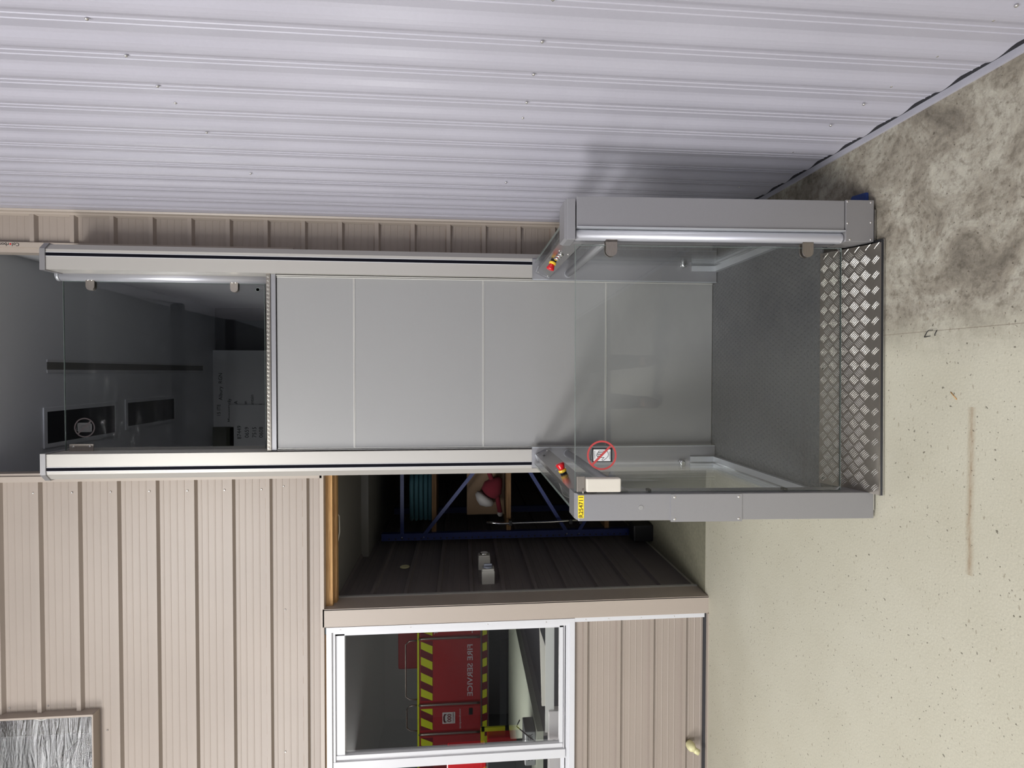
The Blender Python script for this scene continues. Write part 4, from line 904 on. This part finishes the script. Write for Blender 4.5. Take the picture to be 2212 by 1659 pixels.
# ------------------------------------------------------------------ the photographer, mirrored faintly in the glass gate
def skin(name, chains, m, parent, sub=1):
    me = bpy.data.meshes.new(name); vs = []; es = []; rs = []; idx = {}
    def vid(p, rr):
        k = tuple(round(c, 4) for c in p)
        if k not in idx: idx[k] = len(vs); vs.append(p); rs.append(rr)
        return idx[k]
    for ch in chains:
        ids = [vid(p, rr) for p, rr in ch]
        es += [(a, b) for a, b in zip(ids, ids[1:])]
    me.from_pydata(vs, es, []); o = bpy.data.objects.new(name, me); COL.objects.link(o)
    sk = o.modifiers.new('skin', 'SKIN'); sk.use_smooth_shade = True
    for i, rr in enumerate(rs):
        me.skin_vertices[0].data[i].radius = rr if isinstance(rr, tuple) else (rr, rr)
    me.skin_vertices[0].data[0].use_root = True
    sb = o.modifiers.new('sub', 'SUBSURF'); sb.levels = sb.render_levels = sub
    me.materials.append(m)
    if parent: o.parent = parent; o.matrix_parent_inverse = Matrix.Translation(-parent_loc(parent))
    return o
PX, PY = 0.0, -0.42
def B(x, y, z): return (PX+x, PY+y, z)
ph = thing('person', 'person standing with legs apart and holding up a phone, mirrored in the glass gate', 'person', (PX, PY, 0))
M_skin = mat('skin', srgb(190, 142, 118), 0.5); M_shirt = mat('navy_work_shirt', srgb(40, 48, 70), 0.8); M_trou = mat('grey_work_trousers', srgb(66, 66, 66), 0.85)
M_boot = mat('brown_leather_boot', srgb(92, 70, 52), 0.6); M_hair = mat('brown_hair', srgb(60, 44, 34), 0.7)
pel = (B(0, 0, 0.95), (0.13, 0.10))
body = [[pel, (B(0, 0, 1.10), (0.12, 0.09)), (B(0, 0, 1.28), (0.14, 0.10)), (B(0, 0, 1.42), (0.12, 0.09)), (B(0, 0.005, 1.50), 0.055), (B(0, 0.015, 1.56), (0.072, 0.082)), (B(0, 0.02, 1.65), (0.078, 0.095)), (B(0, 0.01, 1.72), (0.062, 0.075))]]
for sg in (-1, 1):
    body.append([pel, (B(sg*0.10, 0, 0.86), 0.085), (B(sg*0.135, 0.01, 0.50), 0.058), (B(sg*0.155, -0.01, 0.30), 0.055), (B(sg*0.16, -0.01, 0.09), 0.038), (B(sg*0.165, 0.10, 0.04), 0.035), (B(sg*0.168, 0.17, 0.03), 0.028)])
    body.append([(B(0, 0, 1.42), (0.12, 0.09)), (B(sg*0.17, 0, 1.42), 0.055), (B(sg*0.21, 0.03, 1.17), 0.042), (B(sg*0.13, 0.24, 1.33), 0.034), (B(sg*0.085, 0.33, 1.44), 0.024), (B(sg*0.078, 0.36, 1.475), 0.026)])
    for q, (dy, dz, ln) in enumerate(((0.02, 0.035, 0.04), (0.025, 0.02, 0.045), (0.025, 0.005, 0.042), (0.02, -0.010, 0.034))):
        b0 = B(sg*0.078, 0.36, 1.475)
        body.append([(b0, 0.026), (B(sg*0.074, 0.355+dy*0.8, 1.475+dz), 0.009), (B(sg*0.060, 0.362+dy, 1.475+dz+0.004), 0.008), (B(sg*(0.078-ln), 0.372+dy*0.6, 1.475+dz+0.004), 0.007)])
    body.append([(B(sg*0.078, 0.36, 1.475), 0.026), (B(sg*0.066, 0.352, 1.50), 0.010), (B(sg*0.046, 0.356, 1.515), 0.009)])
skin('body', body, M_skin, ph, 1)
g = 0.012
def grow(ch, lo, hi): return [[(p, tuple(c+g for c in rr) if isinstance(rr, tuple) else rr+g) for p, rr in c[lo:hi]] for c in ch]
torso = grow([body[0]], 0, 4)
arms = [[(p, rr+g) for p, rr in body[i][1:4]] for i in range(1, len(body)) if len(body[i]) == 6]
skin('shirt', torso+[[torso[0][3], a[0]]+a[1:] for a in arms], M_shirt, ph)
legs = [[(p, rr+g) for p, rr in c[1:5]] for c in body if len(c) == 7]
skin('trousers', [[(pel[0], (0.145, 0.112)), l[0]]+l[1:] for l in legs], M_trou, ph)
for l in legs:
    sx_ = 1 if l[0][0][0] > PX else -1
    skin('boot', [[(B(sx_*0.16, -0.02, 0.17), 0.052), (B(sx_*0.16, -0.015, 0.06), 0.052), (B(sx_*0.165, 0.09, 0.048), 0.046), (B(sx_*0.168, 0.19, 0.042), 0.038)]], M_boot, ph)
skin('hair', [[(B(0, -0.03, 1.60), (0.075, 0.06)), (B(0, -0.02, 1.69), (0.082, 0.085)), (B(0, 0.02, 1.745), (0.062, 0.075))]], M_hair, ph)
bm = NB(); lathe(bm, [(0.004, 0), (0.012, 0.012), (0.009, 0.03), (0.004, 0.045)], B(0, 0.118, 1.60), (0, 0.25, 1), 12); obj('nose', bm, M_skin, ph)
for sg in (-1, 1):
    bm = NB(); lathe(bm, [(0.002, -0.006), (0.009, -0.002), (0.009, 0.002), (0.002, 0.005)], B(sg*0.031, 0.106, 1.655), (0, 1, 0), 12); obj('eye', bm, M_black, ph)
    bm = NB(); lathe(bm, [(0.006, -0.03), (0.014, -0.015), (0.016, 0.01), (0.007, 0.03)], B(sg*0.082, 0.015, 1.64), (0, 0, 1), 12); obj('ear', bm, M_skin, ph)
bm = NB(); box(bm, B(-0.024, 0.104, 1.588), B(0.024, 0.112, 1.594), 0, 0.002); obj('mouth', bm, mat('lips', srgb(150, 84, 78), 0.5), ph)
bm = NB(); box(bm, (-0.075, -0.034, 1.462), (0.075, -0.026, 1.538), 0, 0.002); tag(obj('phone', bm, M_black), 'dark phone held up by the person mirrored in the glass gate', 'phone')
# ------------------------------------------------------------------ settle the car: it stands a touch out of square and its front frame narrows upwards
done = set()
def settle(o):
    if o.type == 'MESH' and o.data.name not in done:
        done.add(o.data.name)
        for v in o.data.vertices:
            w = min(1.0, max(0.0, (3.0-v.co.y)/1.08)); dx = v.co.x-XC
            v.co.y += dx*0.015*w
            v.co.x = XC+dx*(1-0.024*w*max(0, v.co.z-0.02)/1.1)
    for c in o.children: settle(c)
bpy.context.view_layer.update()
settle(LP)
